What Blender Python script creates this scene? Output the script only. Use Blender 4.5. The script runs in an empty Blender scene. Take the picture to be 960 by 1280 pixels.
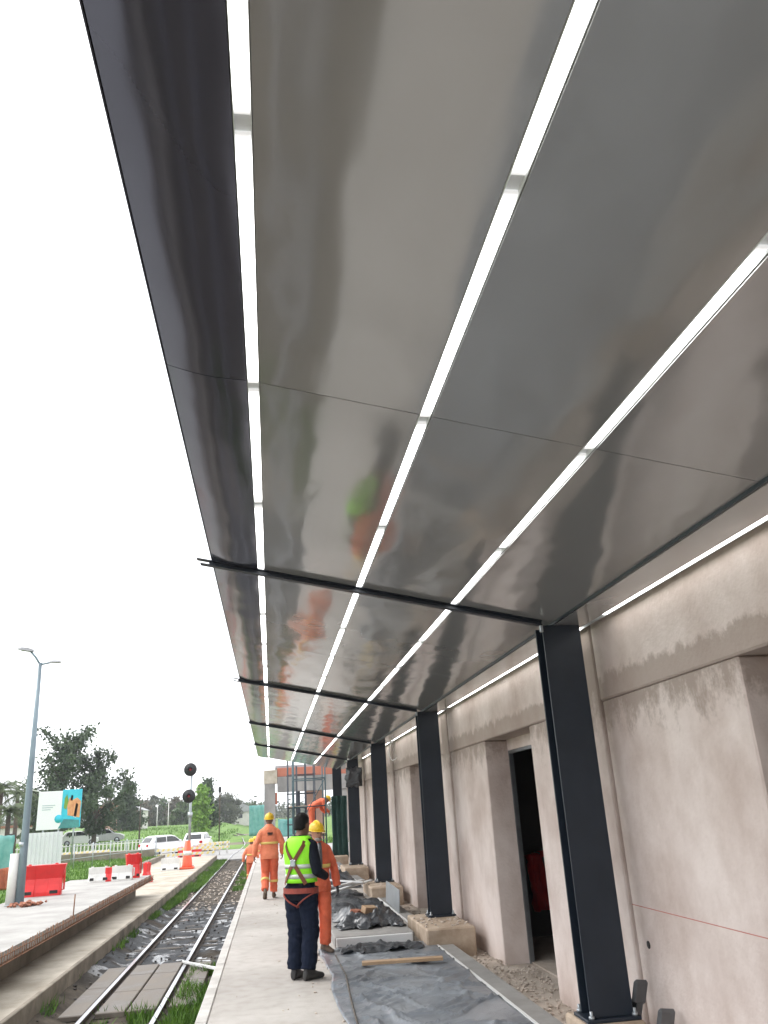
import bpy, bmesh, math, random
import numpy as np
from mathutils import Vector, Matrix, noise
from mathutils.bvhtree import BVHTree
random.seed(7); RNG = np.random.default_rng(7)
scene = bpy.context.scene
COL = scene.collection
# ------------------------------------------------------------------ camera
F = 995.0; HC = 1.75                      # focal length in photo pixels (1280 high), eye height above the platform
CR = np.array([[0.98987796, 0.0041944, -0.14185918], [-0.13140995, -0.35042654, -0.92732554], [-0.05360079, 0.93658083, -0.34632832]])
cd = bpy.data.cameras.new('camera'); cam = bpy.data.objects.new('camera', cd); COL.objects.link(cam)
cd.sensor_fit = 'VERTICAL'; cd.sensor_height = 36.0; cd.sensor_width = 27.0; cd.lens = 36.0 * F / 1280.0
cd.clip_start = 0.05; cd.clip_end = 4000
M4 = Matrix([list(CR[i]) + [0.0] for i in range(3)] + [[0, 0, 0, 1]])
cam.matrix_world = Matrix.Translation((0, 0, HC)) @ M4
scene.camera = cam
# ------------------------------------------------------------------ overcast sky + soft sun
SUN_EL, SUN_AZ = math.radians(52), math.radians(-70)     # azimuth from +Y towards +X (negative: from the left)
world = bpy.data.worlds.new('World'); scene.world = world; world.use_nodes = True
wn = world.node_tree; wn.nodes.clear()
sky = wn.nodes.new('ShaderNodeTexSky'); sky.sky_type = 'NISHITA'; sky.sun_disc = False
sky.sun_elevation = SUN_EL; sky.sun_rotation = SUN_AZ; sky.dust_density = 4.0; sky.air_density = 1.0
hs = wn.nodes.new('ShaderNodeHueSaturation'); hs.inputs['Saturation'].default_value = 0.15
mx = wn.nodes.new('ShaderNodeMixRGB'); mx.inputs['Fac'].default_value = 0.8; mx.inputs['Color2'].default_value = (8.6, 8.8, 9.1, 1)
bg = wn.nodes.new('ShaderNodeBackground'); bg.inputs['Strength'].default_value = 0.12
wo = wn.nodes.new('ShaderNodeOutputWorld')
wn.links.new(sky.outputs[0], hs.inputs['Color']); wn.links.new(hs.outputs[0], mx.inputs['Color1'])
wn.links.new(mx.outputs[0], bg.inputs['Color']); wn.links.new(bg.outputs[0], wo.inputs['Surface'])
sl = bpy.data.lights.new('sun', 'SUN'); sl.energy = 0.8; sl.angle = math.radians(25); sl.color = (1.0, 0.97, 0.93)
so = bpy.data.objects.new('sun', sl); COL.objects.link(so)
sd = Vector((math.sin(SUN_AZ) * math.cos(SUN_EL), math.cos(SUN_AZ) * math.cos(SUN_EL), math.sin(SUN_EL)))
so.rotation_euler = sd.to_track_quat('Z', 'Y').to_euler(); so.location = (-30, 10, 40)
scene.view_settings.view_transform = 'Standard'; scene.view_settings.look = 'None'
scene.view_settings.exposure = 1.25; scene.view_settings.gamma = 1.0
scene.view_settings.use_curve_mapping = False
scene.render.engine = 'CYCLES'
# ------------------------------------------------------------------ pixel helpers (a pixel gives a direction, a plane gives the distance)
def on(px, py, ax, val):
    d = CR @ np.array([px - 480.0, 640.0 - py, -F]); c = np.array([0, 0, HC])
    t = (val - c[ax]) / d[ax]; return Vector(c + d * t)
def G(px, py, z=0.0): return on(px, py, 2, z)
def AT(px, py, y): return on(px, py, 1, y)
# ------------------------------------------------------------------ materials
MATS = {}
def mat(name, c1, c2=None, scale=3.0, rough=0.7, bump=0.0, bscale=30.0, metallic=0.0, spec=0.5, stretch=(1, 1, 1), detail=6, rvar=0.0, world_co=True, lo=0.35, hi=0.65):
    m = bpy.data.materials.new(name); m.use_nodes = True; nt = m.node_tree; b = nt.nodes['Principled BSDF']
    b.inputs['Roughness'].default_value = rough; b.inputs['Metallic'].default_value = metallic
    b.inputs['Specular IOR Level'].default_value = spec
    b.inputs['Base Color'].default_value = (*c1, 1)
    m.diffuse_color = (*c1, 1)
    if c2 is not None or bump or rvar:
        if world_co: co = nt.nodes.new('ShaderNodeNewGeometry').outputs['Position']
        else: co = nt.nodes.new('ShaderNodeTexCoord').outputs['Object']
        mp = nt.nodes.new('ShaderNodeMapping'); mp.inputs['Scale'].default_value = stretch
        nt.links.new(co, mp.inputs['Vector']); co = mp.outputs[0]
    if c2 is not None:
        n = nt.nodes.new('ShaderNodeTexNoise'); n.inputs['Scale'].default_value = scale; n.inputs['Detail'].default_value = detail; n.inputs['Roughness'].default_value = 0.62
        nt.links.new(co, n.inputs['Vector'])
        r = nt.nodes.new('ShaderNodeValToRGB'); r.color_ramp.elements[0].position = lo; r.color_ramp.elements[1].position = hi
        r.color_ramp.elements[0].color = (*c1, 1); r.color_ramp.elements[1].color = (*c2, 1)
        nt.links.new(n.outputs['Fac'], r.inputs['Fac']); nt.links.new(r.outputs['Color'], b.inputs['Base Color'])
        if rvar:
            mr = nt.nodes.new('ShaderNodeMapRange'); mr.inputs['From Min'].default_value = 0.3; mr.inputs['From Max'].default_value = 0.7
            mr.inputs['To Min'].default_value = rough - rvar; mr.inputs['To Max'].default_value = rough + rvar
            nt.links.new(n.outputs['Fac'], mr.inputs['Value']); nt.links.new(mr.outputs[0], b.inputs['Roughness'])
    if bump:
        n2 = nt.nodes.new('ShaderNodeTexNoise'); n2.inputs['Scale'].default_value = bscale; n2.inputs['Detail'].default_value = 5
        nt.links.new(co, n2.inputs['Vector'])
        bp = nt.nodes.new('ShaderNodeBump'); bp.inputs['Strength'].default_value = 1.0; bp.inputs['Distance'].default_value = bump
        nt.links.new(n2.outputs['Fac'], bp.inputs['Height']); nt.links.new(bp.outputs[0], b.inputs['Normal'])
    MATS[name] = m; return m
def emat(name, c, s):
    m = bpy.data.materials.new(name); m.use_nodes = True; b = m.node_tree.nodes['Principled BSDF']
    b.inputs['Base Color'].default_value = (*c, 1); b.inputs['Emission Color'].default_value = (*c, 1); b.inputs['Emission Strength'].default_value = s
    MATS[name] = m; return m
mat('ground_dirt', (.10, .08, .055), (.19, .16, .11), .6, .95, .02, 12)
mat('far_grass', (.055, .135, .012), (.14, .245, .03), .55, .9, .10, 3, detail=9)
mat('blade', (.045, .12, .012), (.13, .24, .03), 2.0, .6, spec=.3)
mat('stone', (.035, .032, .03), (.12, .108, .096), 4, .85, .004, 60, spec=.25)
mat('asphalt', (.24, .235, .23), (.34, .33, .32), .8, .75, .004, 90)
mat('white_board', (.75, .76, .76), (.6, .6, .58), 3, .5)
mat('rail_side', (.10, .065, .045), (.045, .035, .03), 8, .75, .001, 60)
mat('rail_head', (.36, .36, .39), (.27, .27, .29), 5, .18, metallic=1)
mat('sleeper', (.05, .042, .036), (.11, .095, .08), 5, .8, .004, 40, stretch=(.3, 2, 1))
mat('crossing_panel', (.095, .078, .062), (.185, .158, .13), 1.8, .62, .004, 40, rvar=.22)
mat('old_concrete', (.29, .25, .195), (.49, .44, .365), 1.3, .88, .004, 45)
mat('new_concrete', (.27, .258, .24), (.38, .368, .348), 1.1, .8, .003, 60)
mat('old_edge', (.16, .135, .105), (.34, .295, .235), 1.8, .9, .005, 40)
mat('side_concrete', (.15, .125, .10), (.26, .225, .18), 1.6, .9, .004, 40)
mat('coping', (.38, .36, .335), (.54, .52, .49), 3, .78, .003, 50)
mat('rust', (.16, .07, .035), (.30, .16, .09), 12, .85, .001, 80)
mat('steel_dark', (.009, .015, .024), (.014, .021, .033), 2.5, .42, .0006, 8, spec=.4)
mat('steel_plate', (.17, .18, .19), (.11, .115, .12), 3, .4, metallic=.6)
mat('galv', (.42, .45, .47), (.33, .36, .38), 4, .42, metallic=.7)
mat('alu', (.74, .77, .77), None, rough=.4, metallic=.15)
emat('led', (1.0, 0.985, 0.97), 3.2); emat('led_long', (1.0, 0.985, 0.97), 3.2)
_nt = MATS['led'].node_tree; _b = _nt.nodes['Principled BSDF']; _b.inputs['Base Color'].default_value = (.6, .62, .63, 1)
_tc = _nt.nodes.new('ShaderNodeTexCoord'); _sx = _nt.nodes.new('ShaderNodeSeparateXYZ'); _nt.links.new(_tc.outputs['Object'], _sx.inputs[0])
_ab = _nt.nodes.new('ShaderNodeMath'); _ab.operation = 'ABSOLUTE'; _nt.links.new(_sx.outputs['Y'], _ab.inputs[0])
_mr = _nt.nodes.new('ShaderNodeMapRange'); _mr.interpolation_type = 'SMOOTHSTEP'
for _k, _v in (('From Min', .64), ('From Max', .75), ('To Min', 3.2), ('To Max', .22)): _mr.inputs[_k].default_value = _v
_nt.links.new(_ab.outputs[0], _mr.inputs['Value']); _nt.links.new(_mr.outputs[0], _b.inputs['Emission Strength'])
emat('signal_red', (.30, .012, .03), 0.12)
def tarp_mat(name, c1, c2, rough):
    mat(name, c1, c2, 1.6, rough, spec=.9, detail=8, lo=.3, hi=.72)
    nt = MATS[name].node_tree; b = nt.nodes['Principled BSDF']; g = nt.nodes.new('ShaderNodeNewGeometry').outputs['Position']; prev = None
    for sc_, dist in ((2.3, .020), (7.0, .007)):
        n = nt.nodes.new('ShaderNodeTexNoise'); n.noise_type = 'RIDGED_MULTIFRACTAL'; n.inputs['Scale'].default_value = sc_; n.inputs['Detail'].default_value = 2.5; n.inputs['Distortion'].default_value = 1.4
        nt.links.new(g, n.inputs['Vector']); bp = nt.nodes.new('ShaderNodeBump'); bp.inputs['Strength'].default_value = .8; bp.inputs['Distance'].default_value = dist
        nt.links.new(n.outputs['Fac'], bp.inputs['Height'])
        if prev: nt.links.new(prev, bp.inputs['Normal'])
        prev = bp.outputs[0]
    nt.links.new(prev, b.inputs['Normal'])
tarp_mat('tarp', (.09, .105, .125), (.22, .24, .265), .32); tarp_mat('tarp_black', (.014, .017, .022), (.05, .057, .067), .34)
mat('wood', (.42, .29, .18), (.30, .20, .12), 3, .75, .002, 40, stretch=(1, 8, 4))
mat('kerb_grey', (.20, .195, .185), (.27, .265, .255), 3, .8, .002, 60)
mat('white_trim', (.66, .67, .67), None, rough=.45)
mat('plinth', (.30, .225, .16), (.48, .385, .295), 3.5, .85, .003, 40)
mat('rubble', (.38, .32, .265), (.56, .49, .43), 6, .95, .004, 50)
mat('dust', (.36, .305, .255), (.48, .42, .365), 3, .95, .006, 25)
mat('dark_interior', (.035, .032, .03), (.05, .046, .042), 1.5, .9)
mat('red_cloth', (.55, .02, .02), (.40, .012, .015), 6, .8)
mat('brick', (.36, .15, .09), (.28, .11, .07), 10, .9, .002, 60)
mat('navy', (.006, .010, .022), (.011, .016, .032), 9, .9, .004, 30, spec=.15, world_co=False)
mat('black_sleeve', (.006, .008, .014), (.011, .013, .021), 9, .85, .004, 30, spec=.15, world_co=False)
mat('orange', (.90, .285, .15), (.70, .19, .09), 4.5, .75, .003, 30, world_co=False)
mat('orange_trouser', (.80, .165, .075), (.58, .11, .05), 4.5, .8, .003, 30, world_co=False)
mat('vest', (.29, .83, .012), (.24, .74, .01), 6, .6, .003, 26, world_co=False)
mat('reflective', (.52, .56, .50), (.44, .48, .43), 8, .35, metallic=.2, world_co=False)
mat('reflective_yellow', (.75, .55, .15), None, rough=.4)
mat('strap', (.19, .065, .03), (.13, .045, .022), 14, .75, world_co=False)
mat('belt_red', (.30, .055, .035), (.20, .04, .03), 14, .75, world_co=False)
mat('skin', (.40, .21, .14), (.46, .25, .17), 20, .55, world_co=False)
mat('skin_dark', (.16, .08, .05), (.20, .10, .065), 20, .55, world_co=False)
mat('hair', (.004, .0035, .0035), (.010, .009, .008), 60, .7, .004, 90, spec=.2, world_co=False)
mat('beard', (.25, .23, .21), (.33, .31, .29), 60, .8, world_co=False)
mat('boot', (.012, .012, .013), (.03, .028, .026), 12, .55, world_co=False)
mat('boot_brown', (.09, .06, .04), (.14, .10, .07), 12, .7, world_co=False)
mat('helmet', (.85, .56, .01), (.66, .42, .02), 9, .4, world_co=False)
mat('glove', (.03, .03, .035), None, rough=.8)
mat('eye', (.02, .015, .012), None, rough=.2)
mat('lip', (.24, .10, .08), None, rough=.5)
mat('red_plastic', (.74, .025, .025), (.62, .02, .02), 3, .38, .001, 10)
mat('white_plastic', (.72, .71, .68), (.60, .59, .56), 3, .45)
mat('orange_plastic', (.80, .10, .03), (.72, .075, .025), 3, .45)
mat('lamp_post', (.16, .21, .24), (.20, .25, .28), 3, .45, metallic=.3)
mat('signal_black', (.008, .008, .010), None, rough=.5)
mat('bark', (.10, .075, .055), (.05, .038, .03), 8, .95, .01, 20)
mat('leaf_dark', (.024, .046, .022), (.075, .11, .048), 1.2, .6, spec=.25)
mat('leaf_mid', (.04, .075, .022), (.085, .125, .04), 1.0, .6, spec=.25)
mat('leaf_bright', (.12, .24, .03), (.22, .36, .06), 1.0, .6, spec=.25)
mat('leaf_grey', (.075, .085, .06), (.13, .135, .10), .6, .7, spec=.25)
mat('leaf_brown', (.11, .095, .07), (.17, .15, .11), .8, .7, spec=.25)
mat('palm_leaf', (.045, .075, .02), (.08, .11, .035), 1.0, .5, spec=.3)
mat('rust_mesh', (.48, .14, .07), (.36, .10, .06), 5, .8)
mat('teal_net', (.10, .30, .28), (.18, .38, .36), 3, .85)
mat('green_net', (.010, .038, .036), (.025, .075, .066), 3, .85)
mat('scaffold', (.03, .07, .085), (.05, .10, .115), 5, .5)
mat('poster_white', (.76, .78, .78), None, rough=.5)
mat('poster_cyan', (.02, .42, .58), (.05, .55, .66), 2, .5)
mat('poster_skin', (.55, .22, .09), (.70, .36, .16), 3, .5)
mat('poster_dark', (.03, .15, .16), (.06, .28, .27), 2, .5)
mat('poster_text', (.36, .42, .46), None, rough=.5)
mat('corrugated', (.60, .63, .64), (.68, .70, .71), 1.5, .45)
mat('car_white', (.78, .78, .79), None, rough=.18)
mat('car_red', (.55, .03, .03), None, rough=.2)
mat('car_glass', (.012, .014, .016), None, rough=.06, spec=.8)
mat('tyre', (.015, .015, .016), None, rough=.8)
mat('tail_red', (.45, .01, .01), None, rough=.25)
mat('barricade_yellow', (.72, .55, .12), (.80, .66, .28), 3, .5)
mat('house_white', (.62, .60, .57), (.52, .50, .47), 1, .8)
mat('house_pink', (.52, .33, .27), (.45, .28, .22), 1, .8)
mat('roof_tile', (.32, .13, .08), (.24, .10, .07), 2, .85)
mat('roof_grey', (.34, .34, .35), (.28, .28, .29), 2, .6)
mat('window_glass', (.03, .035, .04), None, rough=.1)
mat('portal_grey', (.19, .185, .18), (.33, .315, .30), .9, .85, .004, 20, stretch=(1, 1, .5))
mat('portal_orange', (.44, .16, .105), (.36, .125, .08), 1.5, .8)
mat('cable_white', (.75, .75, .73), None, rough=.5)
mat('red_chalk', (.42, .13, .11), (.50, .22, .18), 20, .9)
mat('hole_dark', (.03, .028, .027), None, rough=.9)

def nodes_of(name):
    m = MATS[name]; nt = m.node_tree; return nt, nt.nodes['Principled BSDF']
# platform concrete: pale screed with stains, damp patches and sanded wear
def platform_mat():
    m = mat('platform', (.33, .305, .28), (.46, .435, .405), .55, .82, .0025, 55)
    nt, b = nodes_of('platform'); ramp = b.inputs['Base Color'].links[0].from_socket
    g = nt.nodes.new('ShaderNodeNewGeometry').outputs['Position']
    n = nt.nodes.new('ShaderNodeTexNoise'); n.inputs['Scale'].default_value = 7; n.inputs['Detail'].default_value = 8; nt.links.new(g, n.inputs['Vector'])
    r = nt.nodes.new('ShaderNodeValToRGB'); r.color_ramp.elements[0].position = .30; r.color_ramp.elements[1].position = .55
    r.color_ramp.elements[0].color = (.70, .67, .63, 1); r.color_ramp.elements[1].color = (1, 1, 1, 1); nt.links.new(n.outputs['Fac'], r.inputs['Fac'])
    mul = nt.nodes.new('ShaderNodeMixRGB'); mul.blend_type = 'MULTIPLY'; mul.inputs['Fac'].default_value = .45
    nt.links.new(ramp, mul.inputs['Color1']); nt.links.new(r.outputs['Color'], mul.inputs['Color2']); nt.links.new(mul.outputs[0], b.inputs['Base Color'])
platform_mat()
# raw plaster wall: pinkish grey, cloudy, with rough damp tide-mark on the band (zlo..zhi) when asked
def wall_mat(name, stain_z=None, streak=True, top=False):
    mat(name, (.485, .385, .34), (.71, .62, .575), 1.15, .9, .005, 30, detail=10, lo=.30, hi=.62)
    nt, b = nodes_of(name); col = b.inputs['Base Color'].links[0].from_socket
    g = nt.nodes.new('ShaderNodeNewGeometry').outputs['Position']
    if streak:
        mp = nt.nodes.new('ShaderNodeMapping'); mp.inputs['Scale'].default_value = (1.3, 1.6, .8); nt.links.new(g, mp.inputs['Vector'])
        n = nt.nodes.new('ShaderNodeTexNoise'); n.inputs['Scale'].default_value = 1.3; n.inputs['Detail'].default_value = 7; n.inputs['Roughness'].default_value = .65
        nt.links.new(mp.outputs[0], n.inputs['Vector'])
        r = nt.nodes.new('ShaderNodeValToRGB'); r.color_ramp.elements[0].position = .34; r.color_ramp.elements[1].position = .56
        r.color_ramp.elements[0].color = (.70, .63, .58, 1); r.color_ramp.elements[1].color = (1, 1, 1, 1); nt.links.new(n.outputs['Fac'], r.inputs['Fac'])
        mul = nt.nodes.new('ShaderNodeMixRGB'); mul.blend_type = 'MULTIPLY'; mul.inputs['Fac'].default_value = .35
        nt.links.new(col, mul.inputs['Color1']); nt.links.new(r.outputs['Color'], mul.inputs['Color2']); col = mul.outputs[0]
    if stain_z:
        z0, amp, soft = stain_z
        mp = nt.nodes.new('ShaderNodeMapping'); mp.inputs['Scale'].default_value = (1, 1.0, .8); nt.links.new(g, mp.inputs['Vector'])
        n = nt.nodes.new('ShaderNodeTexNoise'); n.inputs['Scale'].default_value = 4.2; n.inputs['Detail'].default_value = 9; n.inputs['Roughness'].default_value = .75; nt.links.new(mp.outputs[0], n.inputs['Vector'])
        sx = nt.nodes.new('ShaderNodeSeparateXYZ'); nt.links.new(g, sx.inputs[0])
        ma = nt.nodes.new('ShaderNodeMath'); ma.operation = 'MULTIPLY_ADD'; ma.inputs[1].default_value = -amp; nt.links.new(n.outputs['Fac'], ma.inputs[0]); nt.links.new(sx.outputs['Z'], ma.inputs[2])
        mr = nt.nodes.new('ShaderNodeMapRange'); mr.inputs['From Min'].default_value = z0 - amp * .5; mr.inputs['From Max'].default_value = z0 - amp * .5 + soft
        mr.inputs['To Min'].default_value = 0 if top else .62; mr.inputs['To Max'].default_value = .68 if top else 0; nt.links.new(ma.outputs[0], mr.inputs['Value'])
        mixn = nt.nodes.new('ShaderNodeMixRGB'); mixn.inputs['Color2'].default_value = (.27, .205, .165, 1)
        nt.links.new(mr.outputs[0], mixn.inputs['Fac']); nt.links.new(col, mixn.inputs['Color1']); col = mixn.outputs[0]
    nt.links.new(col, b.inputs['Base Color'])
wall_mat('wall', (2.2, 1.5, .25), top=True); wall_mat('wall_band', (2.66, .42, .05)); wall_mat('wall_jamb', streak=False)
# brushed metal composite soffit: semi-mirror with slow ripples that run along the platform
def soffit_mat(name, base, metallic, rough, bump):
    mat(name, base, None, rough=rough, metallic=metallic, spec=.5)
    nt, b = nodes_of(name)
    g = nt.nodes.new('ShaderNodeNewGeometry').outputs['Position']
    oi = nt.nodes.new('ShaderNodeObjectInfo'); add = nt.nodes.new('ShaderNodeVectorMath'); add.operation = 'MULTIPLY_ADD'
    cx = nt.nodes.new('ShaderNodeCombineXYZ'); nt.links.new(oi.outputs['Random'], cx.inputs[0]); nt.links.new(oi.outputs['Random'], cx.inputs[1])
    add.inputs[1].default_value = (7, 3, 0); nt.links.new(cx.outputs[0], add.inputs[0]); nt.links.new(g, add.inputs[2])
    mp = nt.nodes.new('ShaderNodeMapping'); mp.inputs['Scale'].default_value = (1.0, .42, 1); nt.links.new(add.outputs[0], mp.inputs['Vector'])
    n = nt.nodes.new('ShaderNodeTexNoise'); n.inputs['Scale'].default_value = 2.6; n.inputs['Detail'].default_value = 1.5; nt.links.new(mp.outputs[0], n.inputs['Vector'])
    bp = nt.nodes.new('ShaderNodeBump'); bp.inputs['Distance'].default_value = bump; bp.inputs['Strength'].default_value = 1
    nt.links.new(n.outputs['Fac'], bp.inputs['Height']); nt.links.new(bp.outputs[0], b.inputs['Normal'])
soffit_mat('soffit', (.41, .412, .41), .48, .12, .015)
soffit_mat('fascia', (.115, .12, .155), .7, .15, .014)
# wet ballast: dark mud with standing water between Y 18 and 30
def ballast_mat():
    mat('ballast', (.045, .038, .032), (.13, .11, .088), 2.2, .9, .015, 28, spec=.3)
    nt, b = nodes_of('ballast'); col = b.inputs['Base Color'].links[0].from_socket
    g = nt.nodes.new('ShaderNodeNewGeometry').outputs['Position']
    sx = nt.nodes.new('ShaderNodeSeparateXYZ'); nt.links.new(g, sx.inputs[0])
    n = nt.nodes.new('ShaderNodeTexNoise'); n.inputs['Scale'].default_value = 1.1; n.inputs['Detail'].default_value = 6; nt.links.new(g, n.inputs['Vector'])
    def rng(a, c, lo, hi):
        mr = nt.nodes.new('ShaderNodeMapRange'); mr.inputs['From Min'].default_value = a; mr.inputs['From Max'].default_value = c
        mr.inputs['To Min'].default_value = lo; mr.inputs['To Max'].default_value = hi; nt.links.new(sx.outputs['Y'], mr.inputs['Value']); return mr.outputs[0]
    m1 = nt.nodes.new('ShaderNodeMath'); m1.operation = 'MULTIPLY'; nt.links.new(rng(16, 18.5, 0, 1), m1.inputs[0]); nt.links.new(rng(28, 31, 1, 0), m1.inputs[1])
    ns = nt.nodes.new('ShaderNodeMapRange'); ns.inputs['From Min'].default_value = .34; ns.inputs['From Max'].default_value = .46; nt.links.new(n.outputs['Fac'], ns.inputs['Value'])
    m2 = nt.nodes.new('ShaderNodeMath'); m2.operation = 'MULTIPLY'; nt.links.new(m1.outputs[0], m2.inputs[0]); nt.links.new(ns.outputs[0], m2.inputs[1])
    mixn = nt.nodes.new('ShaderNodeMixRGB'); mixn.inputs['Color2'].default_value = (.012, .013, .016, 1)
    nt.links.new(m2.outputs[0], mixn.inputs['Fac']); nt.links.new(col, mixn.inputs['Color1']); nt.links.new(mixn.outputs[0], b.inputs['Base Color'])
    mr = nt.nodes.new('ShaderNodeMapRange'); mr.inputs['To Min'].default_value = .92; mr.inputs['To Max'].default_value = .50
    n3 = nt.nodes.new('ShaderNodeTexNoise'); n3.inputs['Scale'].default_value = 1.9; n3.inputs['Detail'].default_value = 3; nt.links.new(g, n3.inputs['Vector'])
    pd = nt.nodes.new('ShaderNodeMapRange'); pd.inputs['From Min'].default_value = .56; pd.inputs['From Max'].default_value = .60; pd.inputs['To Max'].default_value = .9; nt.links.new(n3.outputs['Fac'], pd.inputs['Value'])
    pm = nt.nodes.new('ShaderNodeMath'); pm.operation = 'MULTIPLY'; nt.links.new(pd.outputs[0], pm.inputs[0]); nt.links.new(m2.outputs[0], pm.inputs[1])
    pa_ = nt.nodes.new('ShaderNodeMath'); pa_.operation = 'ADD'; nt.links.new(pm.outputs[0], pa_.inputs[0]); nt.links.new(m2.outputs[0], pa_.inputs[1])
    sp_ = nt.nodes.new('ShaderNodeMath'); sp_.operation = 'MULTIPLY_ADD'; sp_.inputs[1].default_value = .6; sp_.inputs[2].default_value = .06; nt.links.new(pm.outputs[0], sp_.inputs[0]); nt.links.new(sp_.outputs[0], b.inputs['Specular IOR Level'])
    mr.inputs['From Max'].default_value = 1.9; mr.inputs['To Max'].default_value = .06; nt.links.new(pa_.outputs[0], mr.inputs['Value']); nt.links.new(mr.outputs[0], b.inputs['Roughness'])
ballast_mat()
# ------------------------------------------------------------------ mesh helpers
class MB:
    def __init__(s): s.v = []; s.f = []; s.m = []; s.smooth = []
    def add(s, vs, fs, mi=0, sm=False):
        o = len(s.v); s.v += [tuple(p) for p in vs]
        for f in fs: s.f.append(tuple(i + o for i in f)); s.m.append(mi); s.smooth.append(sm)
        return s
    def box(s, x0, x1, y0, y1, z0, z1, mi=0):
        vs = [(x, y, z) for z in (z0, z1) for y in (y0, y1) for x in (x0, x1)]
        return s.add(vs, [(0, 2, 3, 1), (4, 5, 7, 6), (0, 1, 5, 4), (2, 6, 7, 3), (0, 4, 6, 2), (1, 3, 7, 5)], mi)
    def bbox(s, x0, x1, y0, y1, z0, z1, b=.01, mi=0):          # box with chamfered edges
        bm = bmesh.new(); bmesh.ops.create_cube(bm, size=1)
        for v in bm.verts: v.co = Vector(((x0 + x1) / 2 + v.co.x * (x1 - x0), (y0 + y1) / 2 + v.co.y * (y1 - y0), (z0 + z1) / 2 + v.co.z * (z1 - z0)))
        bmesh.ops.bevel(bm, geom=bm.edges[:], offset=b, segments=1, affect='EDGES', clamp_overlap=True)
        bm.verts.index_update(); s.add([v.co for v in bm.verts], [[v.index for v in f.verts] for f in bm.faces], mi); bm.free(); return s
    def hexa(s, p, mi=0): return s.add(p, [(0, 3, 2, 1), (4, 5, 6, 7), (0, 1, 5, 4), (1, 2, 6, 5), (2, 3, 7, 6), (3, 0, 4, 7)], mi)
    def prism(s, poly, axis, a, c, mi=0):                      # poly: 2-D outline, extruded along axis between a and c
        n = len(poly)
        def P(u, w, t): return {'x': (t, u, w), 'y': (u, t, w), 'z': (u, w, t)}[axis]
        vs = [P(u, w, a) for u, w in poly] + [P(u, w, c) for u, w in poly]
        fs = [tuple(range(n))[::-1], tuple(range(n, 2 * n))] + [(i, (i + 1) % n, n + (i + 1) % n, n + i) for i in range(n)]
        return s.add(vs, fs, mi)
    def loft(s, rings, mi=0, sm=True, caps=True):
        n = len(rings[0]); vs = [p for r in rings for p in r]; fs = []
        for k in range(len(rings) - 1):
            for i in range(n): fs.append((k * n + i, k * n + (i + 1) % n, (k + 1) * n + (i + 1) % n, (k + 1) * n + i))
        if caps: fs += [tuple(range(n))[::-1], tuple(range((len(rings) - 1) * n, len(rings) * n))]
        return s.add(vs, fs, mi, sm)
    def tube(s, pts, r, n=8, mi=0, flat=1.0):
        pts = [Vector(p) for p in pts]; rs = r if isinstance(r, (list, tuple)) else [r] * len(pts); rings = []
        up0 = None
        for i, p in enumerate(pts):
            d = (pts[min(i + 1, len(pts) - 1)] - pts[max(i - 1, 0)]).normalized()
            if up0 is None: up0 = Vector((0, 0, 1)) if abs(d.z) < .9 else Vector((0, 1, 0))
            u = d.cross(up0)
            if u.length < 1e-4: u = d.cross(Vector((1, 0, 0)))
            u.normalize(); w = u.cross(d).normalized(); up0 = w
            rings.append([p + u * math.cos(a) * rs[i] + w * math.sin(a) * rs[i] * flat for a in [2 * math.pi * k / n for k in range(n)]])
        return s.loft(rings, mi)
    def ell(s, c, r, nu=12, nv=8, mi=0, rot=None):
        c = Vector(c); rings = []
        for j in range(nv + 1):
            t = math.pi * j / nv; t = min(max(t, .03), math.pi - .03); ring = []
            for i in range(nu):
                a = 2 * math.pi * i / nu; q = Vector((math.cos(a) * math.sin(t) * r[0], math.sin(a) * math.sin(t) * r[1], -math.cos(t) * r[2]))
                if rot: q = rot @ q
                ring.append(c + q)
            rings.append(ring)
        return s.loft(rings, mi)
    def mesh(s, name):
        me = bpy.data.meshes.new(name); me.from_pydata(s.v, [], s.f); me.update()
        me.polygons.foreach_set('material_index', s.m); me.polygons.foreach_set('use_smooth', s.smooth); return me
    def build(s, name, mats, parent=None, loc=None):
        me = s.mesh(name); ms = mats if isinstance(mats, (list, tuple)) else [mats]
        for m in ms: me.materials.append(MATS[m])
        return link(name, me, parent, loc)
def link(name, me, parent=None, loc=None):
    o = bpy.data.objects.new(name, me); COL.objects.link(o)
    if parent: o.parent = parent
    if loc is not None: o.location = loc
    return o
def tag(o, label, cat, group=None, kind=None):
    o['label'] = label; o['category'] = cat
    if group: o['group'] = group
    if kind: o['kind'] = kind
    return o
def thing(name, label, cat, loc=(0, 0, 0), rz=0.0, group=None):
    o = bpy.data.objects.new(name, None); COL.objects.link(o); o.location = loc; o.rotation_euler = (0, 0, rz); o.empty_display_size = .2
    return tag(o, label, cat, group)
def struct(o, label, cat): return tag(o, label, cat, kind='structure')
def copy_tree(o, parent=None):
    c = o.copy(); COL.objects.link(c)
    if parent: c.parent = parent
    for ch in [x for x in bpy.data.objects if x.parent == o]: copy_tree(ch, c)
    return c
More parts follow.
